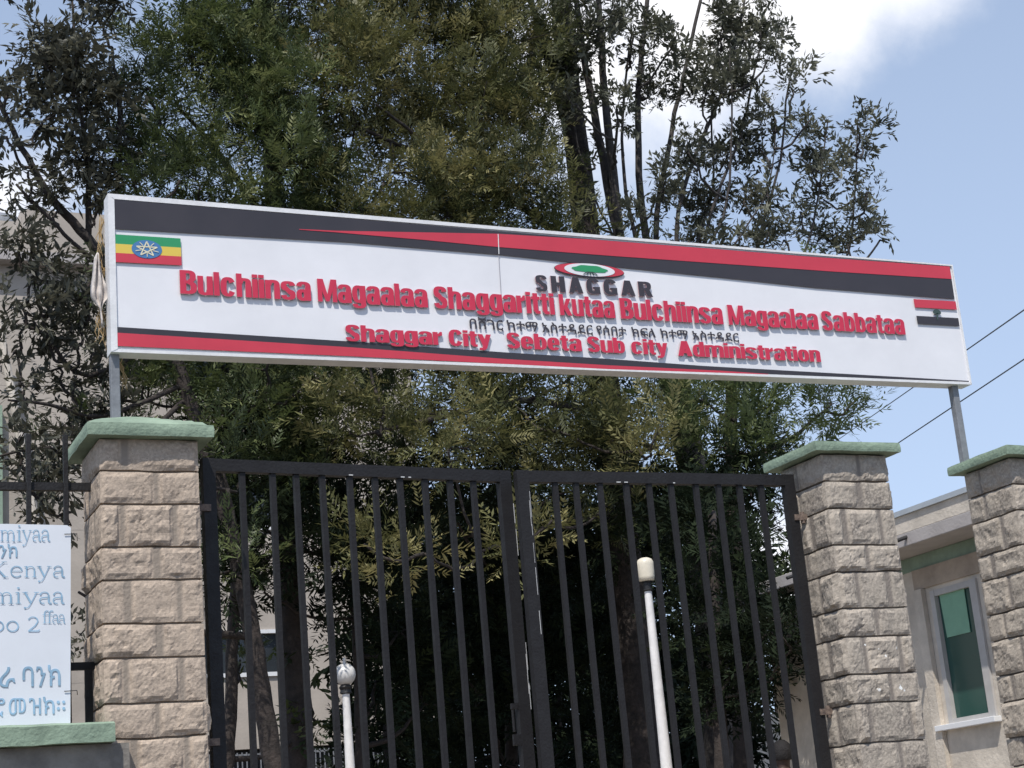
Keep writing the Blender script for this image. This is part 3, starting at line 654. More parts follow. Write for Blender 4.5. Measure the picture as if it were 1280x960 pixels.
# ------------------------------------------------------------------ gate leaves
def leaf(label, hx, hy, ang, width, ztop, side, nbar, extra):
    """hinge at (hx,hy); leaf runs along +/-x turned by ang"""
    root = thing('gate_leaf', label, 'gate', (hx, hy, 0), 'the two black bar leaves of the gate')
    ex = Vector((side*math.cos(ang), math.sin(ang), 0)); ey = Vector((-ex.y*side, ex.x*side, 0)); O = Vector((hx, hy, 0)); Z = Vector((0, 0, 1))
    def bx(name, u0, u1, y0, y1, z0, z1, m=MT['gate_black']):
        p = O+ex*u0+ey*y0+Z*z0; return MB().obox(p, ex*(u1-u0), ey*(y1-y0), Z*(z1-z0)).build(name, m, root)
    zt = ztop+EYE
    bx('hinge_stile', 0, .07, -.025, .025, .06, zt); bx('meeting_stile', width-.075, width, -.025, .025, .06, zt)
    bx('top_rail', .0702, width-.0752, -.024, .024, zt-.068, zt-.001); bx('bottom_rail', .0702, width-.0752, -.024, .024, .1, .17); bx('middle_rail', .0702, width-.0752, -.022, .022, 1.02, 1.08)
    for k in range(nbar):
        u = .07+(width-.145)*(k+1)/(nbar+1)
        bt_ = random.Random(k*7+nbar+int(hx*3)); u += bt_.uniform(-.006, .006)
        b = MB().obox(O+ex*(u-.0145)+ey*(-.0145)+Z*.1705, ex*.029, ey*.029, Z*(zt-.0685-.1705)+ex*bt_.uniform(-.012, .012))
        b.build('bar', MT['gate_black'], root)
    for z in (zt-.27, 1.5, .5):
        hg = MB(); hg.tube([O+ex*(-.028)+ey*(-.02)+Z*(z-.035), O+ex*(-.028)+ey*(-.02)+Z*(z+.035)], .014, 10); hg.obox(O+ex*(-.055)+ey*(-.034)+Z*(z-.018), ex*.09, ey*.014, Z*.036)
        hg.build('hinge', MT['rust'], root)
    # worn streaks where paint has gone
    rr = random.Random(int(hx*10))
    for _ in range(7):
        u = extra+rr.uniform(-.004, .004); z = rr.uniform(1.55, 2.75); l = rr.uniform(.02, .16)
        MB().obox(O+ex*u+ey*(-.0262)+Z*z, ex*rr.uniform(.002, .004), ey*.001, Z*l).build('paint_chip', MT['chip_white'], root)
    for u in (.45*width, .62*width, .645*width): MB().obox(O+ex*u+ey*(-.0252)+Z*(zt-.066), ex*rr.uniform(.012, .03), ey*.001, Z*.006).build('paint_chip', MT['chip_white'], root)
    return root, O, ex, ey
gl_ = leaf('black steel bar gate leaf on the left, opened slightly inward', 2.225, 8.74, R(5.3), 1.862, 2.229, 1, 10, 1.86)
gr_ = leaf('black steel bar gate leaf on the right, next to the guard house', 5.918, 8.76, 0, 1.868, 2.195, -1, 10, 1.80)
root, O, ex, ey = gl_
lt = MB(); Z = Vector((0, 0, 1))
lt.obox(O+ex*1.745+ey*(-.02)+Z*(.865+EYE), ex*.045, ey*.02, Z*.03); lt.tube([O+ex*1.752+ey*(-.012)+Z*(.86+EYE), O+ex*1.752+ey*(-.012)+Z*(.74+EYE)], .008, 8); lt.obox(O+ex*1.74+ey*(-.024)+Z*(.665+EYE), ex*.048, ey*.02, Z*.06)
lt.build('latch', MT['gate_black'], root)
tbl = MB()
for z in (2.195+EYE-.002,):
    pass

# ------------------------------------------------------------------ guard house
gh = thing('guard_house', 'small cream guard house with green wall band behind the right pillars', 'building', (10.5, 11, 0))
WX, FX = 9.0, 8.6
zf0, zf1 = 2.245+EYE, 2.352+EYE
YB, YE = 8.2, 14.05
# wall with an opening: y range of the window
wy0, wy1 = 10.93, 11.535; wz0, wz1 = .845+EYE, 1.925+EYE
wm = MB()
wm.box((WX, YB, -.1), (WX+.2, wy0, 2.125+EYE)); wm.box((WX, wy1, -.1), (WX+.2, YE, 2.125+EYE)); wm.box((WX, wy0, -.1), (WX+.2, wy1, wz0)); wm.box((WX, wy0, wz1), (WX+.2, wy1, 2.125+EYE))
wm.box((WX+.2, YE-.2, -.1), (13, YE, 2.125+EYE)); wm.box((WX+.2, YB, -.1), (13, YB+.2, 2.125+EYE)); wm.box((12.8, YB+.2, -.1), (13, YE-.2, 2.125+EYE))
wm.build('wall', MT['cream'], gh)
MB().box((WX-.02, YB, 1.96+EYE), (WX-.002, 11.72, 2.126+EYE)).build('lintel_beam', MT['beige_dark'], gh)
MB().box((WX-.004, YB-.0, 2.1265+EYE), (13, YE+.003, zf0-.003)).build('green_band', MT['house_green'], gh)
rf = MB().box((FX, YB-.4, zf0), (13.3, 13.5, zf1), bev=.006).build('roof_slab', MT['fascia_grey'], gh)
MB().box((FX+.001, YB-.4, zf1+.0015), (13.3, 12.6, 2.492+EYE)).build('parapet', MT['cream'], rf)
MB().box((FX-.02, YB-.42, 2.4935+EYE), (13.32, 12.62, 2.535+EYE)).build('metal_edge', MT['roof_sheet'], rf)
for y in (11.22, 12.85): MB().tube([(FX+.02, y, zf0+.075), (FX-.10, y+.01, zf0+.04)], .016, 8).build('spout', MT['grille'], rf)
wd = MB(); x0, x1 = WX-.012, WX+.06
wd.box((x0, wy1-.055, wz0), (x1, wy1-.0015, wz1-.0015)); wd.box((x0-.01, wy0+.0015, wz0), (x1, wy0+.085, wz1-.0015)); wd.box((x0+.004, wy0+.086, wz1-.05), (x1, wy1-.056, wz1-.0015)); wd.box((x0+.004, wy0+.086, wz0+.0015), (x1, wy1-.056, wz0+.035))
wf = wd.build('window', MT['window_frame'], gh)
MB().box((WX+.03, wy0+.085, wz0+.03), (WX+.04, wy1-.055, wz1-.05)).build('pane', MT['glass'], wf)
MB().box((WX-.07, wy0-.03, wz0-.048), (WX+.03, wy1+.12, wz0-.004), bev=.004).build('sill', MT['white_trim'], wf)
pp = [atX(1173, 738, WX+.02), atX(1204, 731, WX+.02), atX(1213, 790, WX+.02), atX(1184, 797, WX+.02)]
MB().prism(pp, (.004, 0, 0)).build('paper', MT['paper_green'], wf)
MB().box((WX-.045, 11.60, -.1), (WX-.002, 11.71, 1.958+EYE)).build('pilaster', MT['cream'], gh)

# ------------------------------------------------------------------ office building behind the trees
ob = thing('office_building', 'tall beige office block with white window bands behind the trees', 'building', (4, 40, 0))
BYY = 36.0
rr = random.Random(2)
bx0, bx1 = -14., 14.2
E_ = EYE
def wallseg(mb, xa, xb, za, zb, y=BYY, t=.3): mb.box((xa, y, za), (xb, y+t, zb))
ws = MB(); flo = [2.92+E_]
levels = [(2.92, 4.42, 5.42), (6.35, 7.6, 8.75), (9.6, 10.7, 11.7)]
wz = []
zc = 0
ws.box((bx0, BYY+.5, -.2), (bx1, BYY+9, 13.4+E_))      # the body behind the facade
prev = None
for (s0, s1, s2) in levels:
    ws.box((bx0, BYY, s0+E_), (bx1, BYY+.498, s1+E_))
ws.box((bx0, BYY, 5.42+E_), (bx1, BYY+.498, 6.349+E_)); ws.box((bx0, BYY, 8.75+E_), (bx1, BYY+.498, 9.599+E_)); ws.box((bx0, BYY, 11.7+E_), (bx1, BYY+.498, 13.4+E_))
piers = [(-14, -9), (-4.2, -3.6), (2.2, 2.8), (4.4, 8.9), (11.2, 14.2)]
for (s0, s1, s2) in levels:
    for (a, b) in piers: ws.box((a, BYY-.003, s1+E_+.001), (b, BYY+.497, s2+E_-.001))
ws.build('wall', MT['beige'], ob)
MB().box((bx0-.1, BYY-.35, 13.402+E_), (bx1+.1, BYY+9.1, 13.62+E_)).build('cornice', MT['fascia_grey'], ob)
MB().box((5.35, BYY-.30, 13.622+E_), (bx1, BYY+8, 14.6+E_)).build('parapet', MT['beige'], ob)
MB().box((bx0, BYY-.28, 13.622+E_), (5.345, BYY+8, 14.3+E_)).build('parapet', MT['beige'], ob)
MB().box((bx0, BYY+.2, -.2), (bx1, BYY+.49, 2.9+E_)).build('ground_floor_opening', MT['grille'], ob)
for (s0, s1, s2) in levels:
    for (a, b) in [(-9, -4.2), (-3.6, 2.2), (2.8, 4.4), (8.9, 11.2)]:
        n = max(1, round((b-a)/1.15)); f_ = MB()
        f_.box((a, BYY-.05, s1+E_+.002), (b, BYY+.06, s1+E_+.09)); f_.box((a, BYY-.05, s2+E_-.08), (b, BYY+.06, s2+E_-.002))
        for i in range(n+1):
            x = a+(b-a)*i/n; f_.box((x-.03, BYY-.02, s1+E_+.091), (x+.03, BYY+.05, s2+E_-.081))
        w_ = f_.build('window', MT['white_trim'], ob)
        MB().box((a+.01, BYY+.1, s1+E_), (b-.01, BYY+.13, s2+E_)).build('pane', MT['glass_far'], w_)
gm = MB()
for i in range(60): x = 8.9+i*.1; gm.box((x-.012, BYY-.05, .2), (x+.012, BYY-.03, 2.85+E_))
for z in (.8, 1.8, 2.8): gm.box((8.9, BYY-.028, z+E_-.02), (14.8, BYY-.01, z+E_+.02))
gm.build('grille', MT['steel_grey'], ob)
MB().tube([atY(-2, 400, 35.4), atY(8, 455, 35.4), atY(22, 530, 35.4), atY(60, 740, 35.4)], .085, 10).build('drain_pipe', MT['cream'], ob)
MB().box((bx0, BYY-.22, 6.4+E_), (4.95, BYY-.002, 10.2+E_)).build('green_panel', MT['house_green'], ob)
tk_ = MB(); c = atY(-4, 283, 38); tk_.lathe((c.x, 38, 14.31+E_), [(.55, 0), (.6, .1), (.6, .75), (.5, .9), (.18, 1.0)], 20)
tag(tk_.build('water_tank', MT['steel_grey'], smooth=True), 'grey round water tank on the roof of the beige office block', 'water tank')
cw = MB(); cw.box((atY(872, 930, 22).x, 22, -.1), (30, 22.25, atY(950, 893, 22).z)); 
tag(cw.build('compound_wall', MT['cream']), 'beige perimeter wall behind the person at the right gate leaf', 'wall')

# ------------------------------------------------------------------ lamps
def lamp(px, py, Y, label, jar):
    p = atY(px, py, Y); root = thing('lamp_post', label, 'lamp', (p.x, p.y, 0), 'white globe lamp posts behind the gate')
    c = Vector((p.x, p.y, 0))
    if jar:
        zt = p.z; h_ = .228; z0 = zt-h_
        MB().lathe(c, [(r*.93, z0+z*.93) for r, z in ((.045, 0), (.075, .01), (.082, .05), (.086, .12), (.088, .17), (.086, .195), (.070, .225), (.04, .241), (.005, .245))], 28).build('globe', MT['opal'], root, smooth=True)
        MB().lathe(c, [(.036, z0-.09), (.05, z0-.085), (.052, z0-.078), (.037, z0-.07), (.04, z0-.01), (.06, z0-.004), (.06, z0-.0008)], 20).build('collar', MT['collar'], root, smooth=False)
        zp = z0-.0905; r0, r1 = .060, .035
    else:
        r = .109; z = p.z
        MB().lathe(c, [(max(.004, r*math.sin(t)), z-r*math.cos(t)) for t in [R(24)+i*(math.pi-R(24))/16 for i in range(17)]], 28).build('globe', MT['opal_white'], root, smooth=True)
        MB().lathe(c, [(.012, z+r-.004), (.016, z+r+.015), (.010, z+r+.03), (.018, z+r+.04), (.002, z+r+.058)], 12).build('finial', MT['opal_white'], root, smooth=True)
        MB().lathe(c, [(.04, z-r-.085), (.06, z-r-.075), (.052, z-r-.045), (.065, z-r-.02), (.046, z-r+.008)], 20).build('collar', MT['collar'], root)
        zp = z-r-.0855; r0, r1 = .062, .036
    MB().lathe(c, [(.13, 0), (.13, .05), (.09, .09), (r0, .16), (r0*.97, 1.0), (r1, zp)], 20).build('pole', MT['pole_white'], root, smooth=False)
    return root
lamp(805.5, 697, 14.0, 'white lamp post with cream jar-shaped glass in front of the thick trunk', True)
lamp(431, 843, 16.4, 'white lamp post with round white globe behind the left gate leaf', False)

# ------------------------------------------------------------------ person
def person(x, y, zt):
    root = thing('person', 'dark-haired person standing behind the right gate leaf beside the guard house', 'person', (x, y, 0))
    s = zt/1.72
    J = {'pel': (0, 0, .95), 'sp': (0, .01, 1.15), 'ch': (0, .0, 1.34), 'nk': (0, -.01, 1.47), 'hd0': (0, -.02, 1.53), 'hd1': (0, -.025, 1.62), 'hd2': (0, -.02, 1.70),
         'ls': (-.19, 0, 1.40), 'le': (-.25, .03, 1.13), 'lw': (-.24, -.08, .90), 'lh': (-.24, -.10, .82), 'rs': (.19, 0, 1.40), 're': (.25, .03, 1.13), 'rw': (.24, -.08, .90), 'rh': (.24, -.10, .82),
         'lhp': (-.10, 0, .90), 'lk': (-.11, -.02, .50), 'la': (-.11, .02, .09), 'lt': (-.12, -.14, .035), 'rhp': (.10, 0, .90), 'rk': (.11, -.03, .50), 'ra': (.11, .02, .09), 'rt': (.12, -.14, .035)}
    rad = {'pel': .15, 'sp': .125, 'ch': .15, 'nk': .055, 'hd0': .065, 'hd1': .088, 'hd2': .06, 'ls': .07, 'le': .045, 'lw': .032, 'lh': .035, 'rs': .07, 're': .045, 'rw': .032, 'rh': .035, 'lhp': .10, 'lk': .062, 'la': .042, 'lt': .035, 'rhp': .10, 'rk': .062, 'ra': .042, 'rt': .035}
    E_ = [('pel', 'sp'), ('sp', 'ch'), ('ch', 'nk'), ('nk', 'hd0'), ('hd0', 'hd1'), ('hd1', 'hd2'), ('ch', 'ls'), ('ls', 'le'), ('le', 'lw'), ('lw', 'lh'), ('ch', 'rs'), ('rs', 're'), ('re', 'rw'), ('rw', 'rh'), ('pel', 'lhp'), ('lhp', 'lk'), ('lk', 'la'), ('la', 'lt'), ('pel', 'rhp'), ('rhp', 'rk'), ('rk', 'ra'), ('ra', 'rt')]
    names = list(J); vs = [Vector(J[n])*s for n in names]; es = [(names.index(a), names.index(b)) for a, b in E_]; rs = [rad[n]*s for n in names]
    for sg, w, hnd in ((-1, 'lw', 'lh'), (1, 'rw', 'rh')):
        for k in range(5):                        # short curled fingers and a thumb
            b = Vector(J[hnd])*s; dx = (k-1.5)*.016*s
            if k < 4: ch = [b+Vector((sg*.005, dx, -.03*s)), b+Vector((0, dx*1.1-.004, -.065*s)), b+Vector((-sg*.012, dx*1.1-.008, -.09*s))]
            else: ch = [b+Vector((-sg*.01, -.03*s, .0)), b+Vector((-sg*.02, -.05*s, -.03*s))]
            pr = names.index(hnd)
            for p in ch: vs.append(p); rs.append(.0095*s); es.append((pr, len(vs)-1)); pr = len(vs)-1
    me = bpy.data.meshes.new('body'); me.from_pydata(vs, es, []); o = bpy.data.objects.new('tmpbody', me); COL.objects.link(o)
    sk = o.modifiers.new('s', 'SKIN'); 
    for i, d in enumerate(me.skin_vertices[0].data): d.radius = (rs[i], rs[i]*(.75 if i in (0, 1, 2) else 1)); d.use_root = (i == 0)
    ss = o.modifiers.new('d', 'SUBSURF'); ss.levels = 2
    bpy.context.view_layer.update(); ev = o.evaluated_get(bpy.context.evaluated_depsgraph_get()); m2 = bpy.data.meshes.new_from_object(ev)
    bpy.data.objects.remove(o)
    m2.name = 'body'
    for m in (MT['skin'], MT['shirt'], MT['trouser']): m2.materials.append(m)
    for p in m2.polygons:
        c = p.center/s; p.use_smooth = True
        p.material_index = 0 if c.z > 1.46 or (abs(c.x) > .2 and c.z < 1.0) else (1 if c.z > .93 else 2)
    for v in m2.vertices:                         # nose and chin pulled forward
        c = v.co/s
        if c.z > 1.5:
            if c.y < -.07: v.co.y -= s*.018*math.exp(-((c.x/.018)**2)-((c.z-1.595)/.03)**2)
    b = bpy.data.objects.new('body', m2); COL.objects.link(b); b.parent = root
    hm = MB(); c = Vector((x, y-.015*s, 1.635*s)); nU, nV = 26, 16; hv = []
    for j in range(nV+1):
        for i in range(nU):
            th = math.pi*.70*j/nV; ph = 2*math.pi*i/nU; d = Vector((math.sin(th)*math.cos(ph), math.sin(th)*math.sin(ph), math.cos(th)))
            if d.y < -.35: th_ = min(th, math.pi*.30); d = Vector((math.sin(th_)*math.cos(ph), math.sin(th_)*math.sin(ph), math.cos(th_)))
            r = 1+.07*noise.noise(d*7)
            hv.append(c+Vector((d.x*.098, d.y*.108, d.z*.118))*s*r)
    hm.add(hv, [(j*nU+i, j*nU+(i+1) % nU, (j+1)*nU+(i+1) % nU, (j+1)*nU+i) for j in range(nV) for i in range(nU)])
    hm.build('hair', MT['hair'], root, smooth=True, fix=False)
    for sg in (-1, 1):
        em = MB(); em.lathe(Vector((x+sg*.032*s, y-.098*s, 1.625*s)), [(.003, -.009), (.011, -.005), (.012, 0), (.011, .005), (.003, .009)], 10); em.build('eye', MT['white_trim'], root)
        em = MB(); em.lathe(Vector((x+sg*.09*s, y-.01*s, 1.60*s)), [(.006, -.03), (.016, -.015), (.02, .01), (.012, .03), (.004, .034)], 10); em.build('ear', MT['skin'], root, smooth=True)
    root.rotation_euler.z = R(178)
    return root
hp = atY(977, 929, 13.0); person(hp.x, 13.0, hp.z)

# ------------------------------------------------------------------ overhead cables
for (a, b, c_, lab) in (((1290, 380.5), (1210, 440), (1060, 541), 'upper black overhead cable running down behind the right end of the billboard'), ((1290, 442.5), (1112, 571.5), (945, 672), 'lower black overhead cable crossing the sky between the two right pillars')):
    P0, P1 = atY(*a, 12.0), atY(*c_, 26.0)
    d = (P1-P0); P0 = P0-d*1.6; P1 = P1+d*.55
    mb = MB(); pts = []
    for i in range(25):
        t = i/24; p = P0.lerp(P1, t); p.z -= .0; pts.append(p)
    mb.tube(pts, .0075, 6); o = mb.build('overhead_cable', MT['wire'], smooth=True); tag(o, lab, 'cable', 'overhead cables in the sky')

# ------------------------------------------------------------------ trees
def spray_template(kind, r):
    """one twig of leaflets: quads (n,4,3) lying mostly in the x (length) / y plane"""
    Q = []
    if kind == 'fern':
        n = r.integers(6, 9); L_ = .30
        for i in range(n):
            t = .12+.88*i/(n-1); x = L_*t; zc = -.10*L_*t*t
            for sg in (-1, 1):
                l = (.115*(1-.55*t)+.02)*r.uniform(.8, 1.2); a = R(r.uniform(32, 58)); w = .0115*r.uniform(.8, 1.25)
                d = np.array([math.cos(a), sg*math.sin(a), r.uniform(-.5, .5)]); b = np.array([x, 0, zc]); nn = np.array([-sg*d[1]*sg, d[0]*1., 0]); nn = np.array([-d[1], d[0], 0]); nn /= np.linalg.norm(nn)
                Q.append([b, b+d*l*.45+nn*w, b+d*l, b+d*l*.45-nn*w])
        b = np.array([L_, 0, -.1*L_]); Q.append([b, b+[.03, .01, 0], b+[.07, 0, -.01], b+[.03, -.01, 0]])
    else:
        n = 9
        for i in range(n):
            a = r.uniform(-1.2, 1.2); l = r.uniform(.08, .15); x = r.uniform(0, .22); w = r.uniform(.014, .024)
            d = np.array([math.cos(a), math.sin(a), r.uniform(-.7, .45)]); d /= np.linalg.norm(d); b = np.array([x, r.uniform(-.03, .03), r.uniform(-.03, .03)]); nn = np.array([-d[1], d[0], r.uniform(-.4, .4)]); nn /= np.linalg.norm(nn)
            Q.append([b, b+d*l*.5+nn*w, b+d*l, b+d*l*.5-nn*w])
    return np.array(Q)
TPL = {k: [spray_template(k, rng) for _ in range(6)] for k in ('fern', 'broad')}
def foliage(centers, radii, per, kind, size, tone_mu, up=.35, flat=1.0, shell=.5, droop=0.):
    """sprays spread through small clumps; returns vertex array, tone array"""
    V = []; T = []
    for c, rd, tm in zip(centers, radii, tone_mu):
        n = max(4, int(per*rng.uniform(.7, 1.3)))
        d = rng.normal(size=(n, 3)); d /= np.linalg.norm(d, axis=1)[:, None]
        rr_ = rd*(rng.random(n)**shell); pos = np.array(c)+d*rr_[:, None]*np.array([1, 1, flat])
        for k in range(n):
            x = d[k]*.75+rng.normal(size=3)*.55+np.array([0, 0, up-droop]); x /= np.linalg.norm(x)
            z = np.array([0, 0, 1.])+rng.normal(size=3)*.5; y = np.cross(z, x); y /= np.linalg.norm(y)+1e-9; z = np.cross(x, y)
            tp = TPL[kind][rng.integers(6)]; s = size*rng.uniform(.55, 1.35)
            V.append((tp.reshape(-1, 3)*s) @ np.array([x, y, z])+pos[k]); T.append(np.full(len(tp)*4, np.clip(tm+rng.normal()*.19, 0, 1)))
    return np.concatenate(V), np.concatenate(T)
def quads_obj(name, V, T, m, root):
    off = np.array(root.location) if root is not None else np.zeros(3)
    n = len(V)//4; me = bpy.data.meshes.new(name)
    me.vertices.add(len(V)); me.vertices.foreach_set('co', (V-off).astype(np.float32).ravel())
    me.loops.add(len(V)); me.loops.foreach_set('vertex_index', np.arange(len(V), dtype=np.int32))
    me.polygons.add(n); me.polygons.foreach_set('loop_start', np.arange(0, len(V), 4, dtype=np.int32))
    try: me.polygons.foreach_set('loop_total', np.full(n, 4, dtype=np.int32))
    except Exception: pass
    me.update(calc_edges=True); me.validate()
    a = me.attributes.new('tone', 'FLOAT', 'POINT'); a.data.foreach_set('value', T.astype(np.float32))
    me.materials.append(m); o = bpy.data.objects.new(name, me); COL.objects.link(o)
    if root is not None: o.parent = root
    return o
def wig(pts, amp, seed, n=4):
    """smooth, slightly wandering polyline through control points"""
    out = []; r = random.Random(seed); pts = [Vector(p) for p in pts]
    for i in range(len(pts)-1):
        p0 = pts[max(0, i-1)]; p1 = pts[i]; p2 = pts[i+1]; p3 = pts[min(len(pts)-1, i+2)]
        for k in range(n):
            t = k/n; q = .5*((2*p1)+(p2-p0)*t+(2*p0-5*p1+4*p2-p3)*t*t+(3*p1-p0-3*p2+p3)*t**3)
            out.append(q+Vector((r.uniform(-amp, amp), r.uniform(-amp, amp), 0))*(1 if out else 0))
    out.append(pts[-1]); return out
def nearest(P, pts): return min(range(len(pts)), key=lambda i: (pts[i]-P).length_squared)

def tree(name, label, trunk, r0, r1, blobs, leafm, barkm, kind='fern', per=34, size=1., clump=.42, dens=1., limbs=(), seed=1, depth=.75, up=.35, droop=0., twigs=True, sig=.13, shell=.5, group='trees in the compound'):
    """trunk: control points (pixel x, pixel y, Y) or world; blobs: (px, py, Y, rx_px, ry_px, tone) regions filled with small clumps"""
    global rng
    rng = np.random.default_rng(seed); rnd = random.Random(seed)
    tp = [atY(*p) if len(p) == 3 else Vector(p[:3]) for p in trunk]; base = Vector((tp[0].x, tp[0].y, 0))
    if tp[0].z > .05:
        d = (tp[1]-tp[0]); base = Vector((tp[0].x-d.x/max(d.z, .3)*min(tp[0].z, 1.5)*.6, tp[0].y, 0)); tp = [base]+tp
    root = thing(name, label, 'tree', (base.x, base.y, 0), group)
    tl_ = wig(tp, .012, seed); n = len(tl_)
    rads = [(r0*1.25 if i == 0 else r0+(r1-r0)*i/(n-1)) for i in range(n)]
    MB().tube([Vector((base.x, base.y, -.1))]+tl_, [r0*1.4]+rads, 12).build('trunk', barkm, root, smooth=True)
    br = MB(); limbpts = list(tl_); limbr = list(rads)
    for (pts, a, b) in limbs:
        lpnt = wig([atY(*p) for p in pts], .01, seed+len(limbpts)); st_ = lpnt[0]; k = nearest(st_, limbpts)
        if (limbpts[k]-st_).length > .02: lpnt = [limbpts[k]]+lpnt
        m = len(lpnt); rr_ = [a+(b-a)*i/(m-1) for i in range(m)]
        br.tube(lpnt, rr_, 8); limbpts += lpnt; limbr += rr_
    C = []; RD = []; TN_ = []
    for (px, py, Y, rx, ry, tn) in blobs:
        c = atY(px, py, Y); ppm = F_PX/(c-Vector((0, 0, EYE))).length
        ax, az = rx/ppm, ry/ppm; ay = max(.35, min(ax, az)*depth); vol = 4.19*ax*ay*az
        nc = max(1, int(dens*vol/(4.19*clump**3)*.9+.5))
        for _ in range(nc):
            d = Vector((rnd.gauss(0, 1), rnd.gauss(0, 1), rnd.gauss(0, 1))).normalized()*(rnd.random()**.42)
            p = c+_R*(d.x*ax)+Vector((math.sin(YAW), math.cos(YAW), 0))*(d.y*ay)+Vector((0, 0, d.z*az))
            C.append(p); RD.append(clump*rnd.uniform(.6, 1.25)); TN_.append(min(1, max(0, tn+rnd.gauss(0, sig))))
        # one limb to the blob, then twigs to clumps
        k = min(range(len(limbpts)), key=lambda i: (limbpts[i]-c).length+max(0, limbpts[i].z-c.z+.3)*1.5)
        s0 = limbpts[k]; rr0 = max(.018, min(limbr[k]*.5, .07))
        lp_ = wig([s0, s0.lerp(c, .5)+Vector((0, 0, -.12)), c], .03, seed+k); m = len(lp_)
        rl = [rr0+(.012-rr0)*i/(m-1) for i in range(m)]; br.tube(lp_, rl, 6); limbpts += lp_; limbr += rl
    if twigs:
        for p in C:
            if rnd.random() < .55:
                k = nearest(p, limbpts); s0 = limbpts[k]
                if .1 < (s0-p).length < 2.5:
                    mid = s0.lerp(p, .5)+Vector((rnd.uniform(-.1, .1), rnd.uniform(-.1, .1), rnd.uniform(-.12, .08))); br.tube([s0, mid, p], [.013, .009, .004], 4, cap=False)
    if br.v: br.build('branches', barkm, root, smooth=True)
    V, T = foliage(C, RD, per, kind, size, TN_, up=up, droop=droop, shell=shell)
    quads_obj('crown', V, T, leafm, root)
    return root
L_OLIVE = leaf_mat('olive_leaves', (.040, .050, .020), (.135, .138, .052), (.32, .29, .13), .3)
L_DARK = leaf_mat('dark_green_leaves', (.030, .044, .018), (.098, .128, .046), (.22, .24, .10), .3)
L_GREY = leaf_mat('grey_green_leaves', (.055, .060, .044), (.145, .15, .105), (.28, .27, .20), .3)
L_OPEN = leaf_mat('grey_brown_leaves', (.045, .046, .034), (.105, .105, .076), (.20, .19, .14), .3)
L_SHADE = leaf_mat('shade_dark_leaves', (.010, .016, .009), (.020, .030, .014), (.045, .06, .026), .08)  # near-black leaf colour paints in the shade under the canopy
L_SHADE.node_tree.nodes['Principled BSDF'].inputs['Specular IOR Level'].default_value = .12; L_SHADE.node_tree.nodes['Principled BSDF'].inputs['Roughness'].default_value = .75

# centre tree: thick trunk, hanging sprays
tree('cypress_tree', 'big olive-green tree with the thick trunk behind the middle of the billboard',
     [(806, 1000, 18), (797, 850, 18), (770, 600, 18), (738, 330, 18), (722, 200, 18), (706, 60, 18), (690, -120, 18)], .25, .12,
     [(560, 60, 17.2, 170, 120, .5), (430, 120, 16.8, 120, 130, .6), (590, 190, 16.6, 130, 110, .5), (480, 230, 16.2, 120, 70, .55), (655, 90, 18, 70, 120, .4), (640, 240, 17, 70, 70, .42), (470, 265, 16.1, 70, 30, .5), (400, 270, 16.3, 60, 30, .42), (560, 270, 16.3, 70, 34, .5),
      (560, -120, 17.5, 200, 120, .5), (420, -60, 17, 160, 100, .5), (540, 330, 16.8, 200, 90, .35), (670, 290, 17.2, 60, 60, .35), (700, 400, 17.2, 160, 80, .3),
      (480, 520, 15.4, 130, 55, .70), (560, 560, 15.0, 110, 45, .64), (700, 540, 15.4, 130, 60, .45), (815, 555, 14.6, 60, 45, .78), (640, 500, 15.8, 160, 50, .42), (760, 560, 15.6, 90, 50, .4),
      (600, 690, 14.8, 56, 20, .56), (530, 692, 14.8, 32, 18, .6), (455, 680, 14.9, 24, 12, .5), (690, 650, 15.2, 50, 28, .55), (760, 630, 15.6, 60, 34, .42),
      (620, -230, 18.4, 260, 110, .5), (600, -400, 18.6, 240, 120, .5), (620, 420, 18.6, 220, 90, .3), (640, 560, 18.8, 200, 80, .28), (600, 395, 15.9, 180, 45, .4), (770, 415, 15.9, 120, 45, .4), (450, 385, 15.9, 120, 45, .4)],  # end clumps hidden behind the billboard, added to shade the trunks below
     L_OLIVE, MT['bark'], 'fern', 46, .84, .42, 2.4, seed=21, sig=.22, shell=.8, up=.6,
     limbs=[([(722, 200, 18), (690, 90, 18.2), (650, -40, 18.3)], .08, .03), ([(740, 330, 18), (640, 250, 17.2), (540, 200, 16.6), (450, 160, 16.3)], .06, .02), ([(560, 205, 16.6), (520, 170, 16.2), (470, 130, 16)], .035, .012),
            ([(760, 520, 18), (660, 500, 16.8), (560, 520, 15.8), (470, 540, 15.4)], .05, .018), ([(765, 560, 18), (800, 555, 16.5), (820, 560, 15)], .045, .015), ([(770, 640, 18), (680, 660, 16.4), (600, 690, 15.2)], .04, .012)])
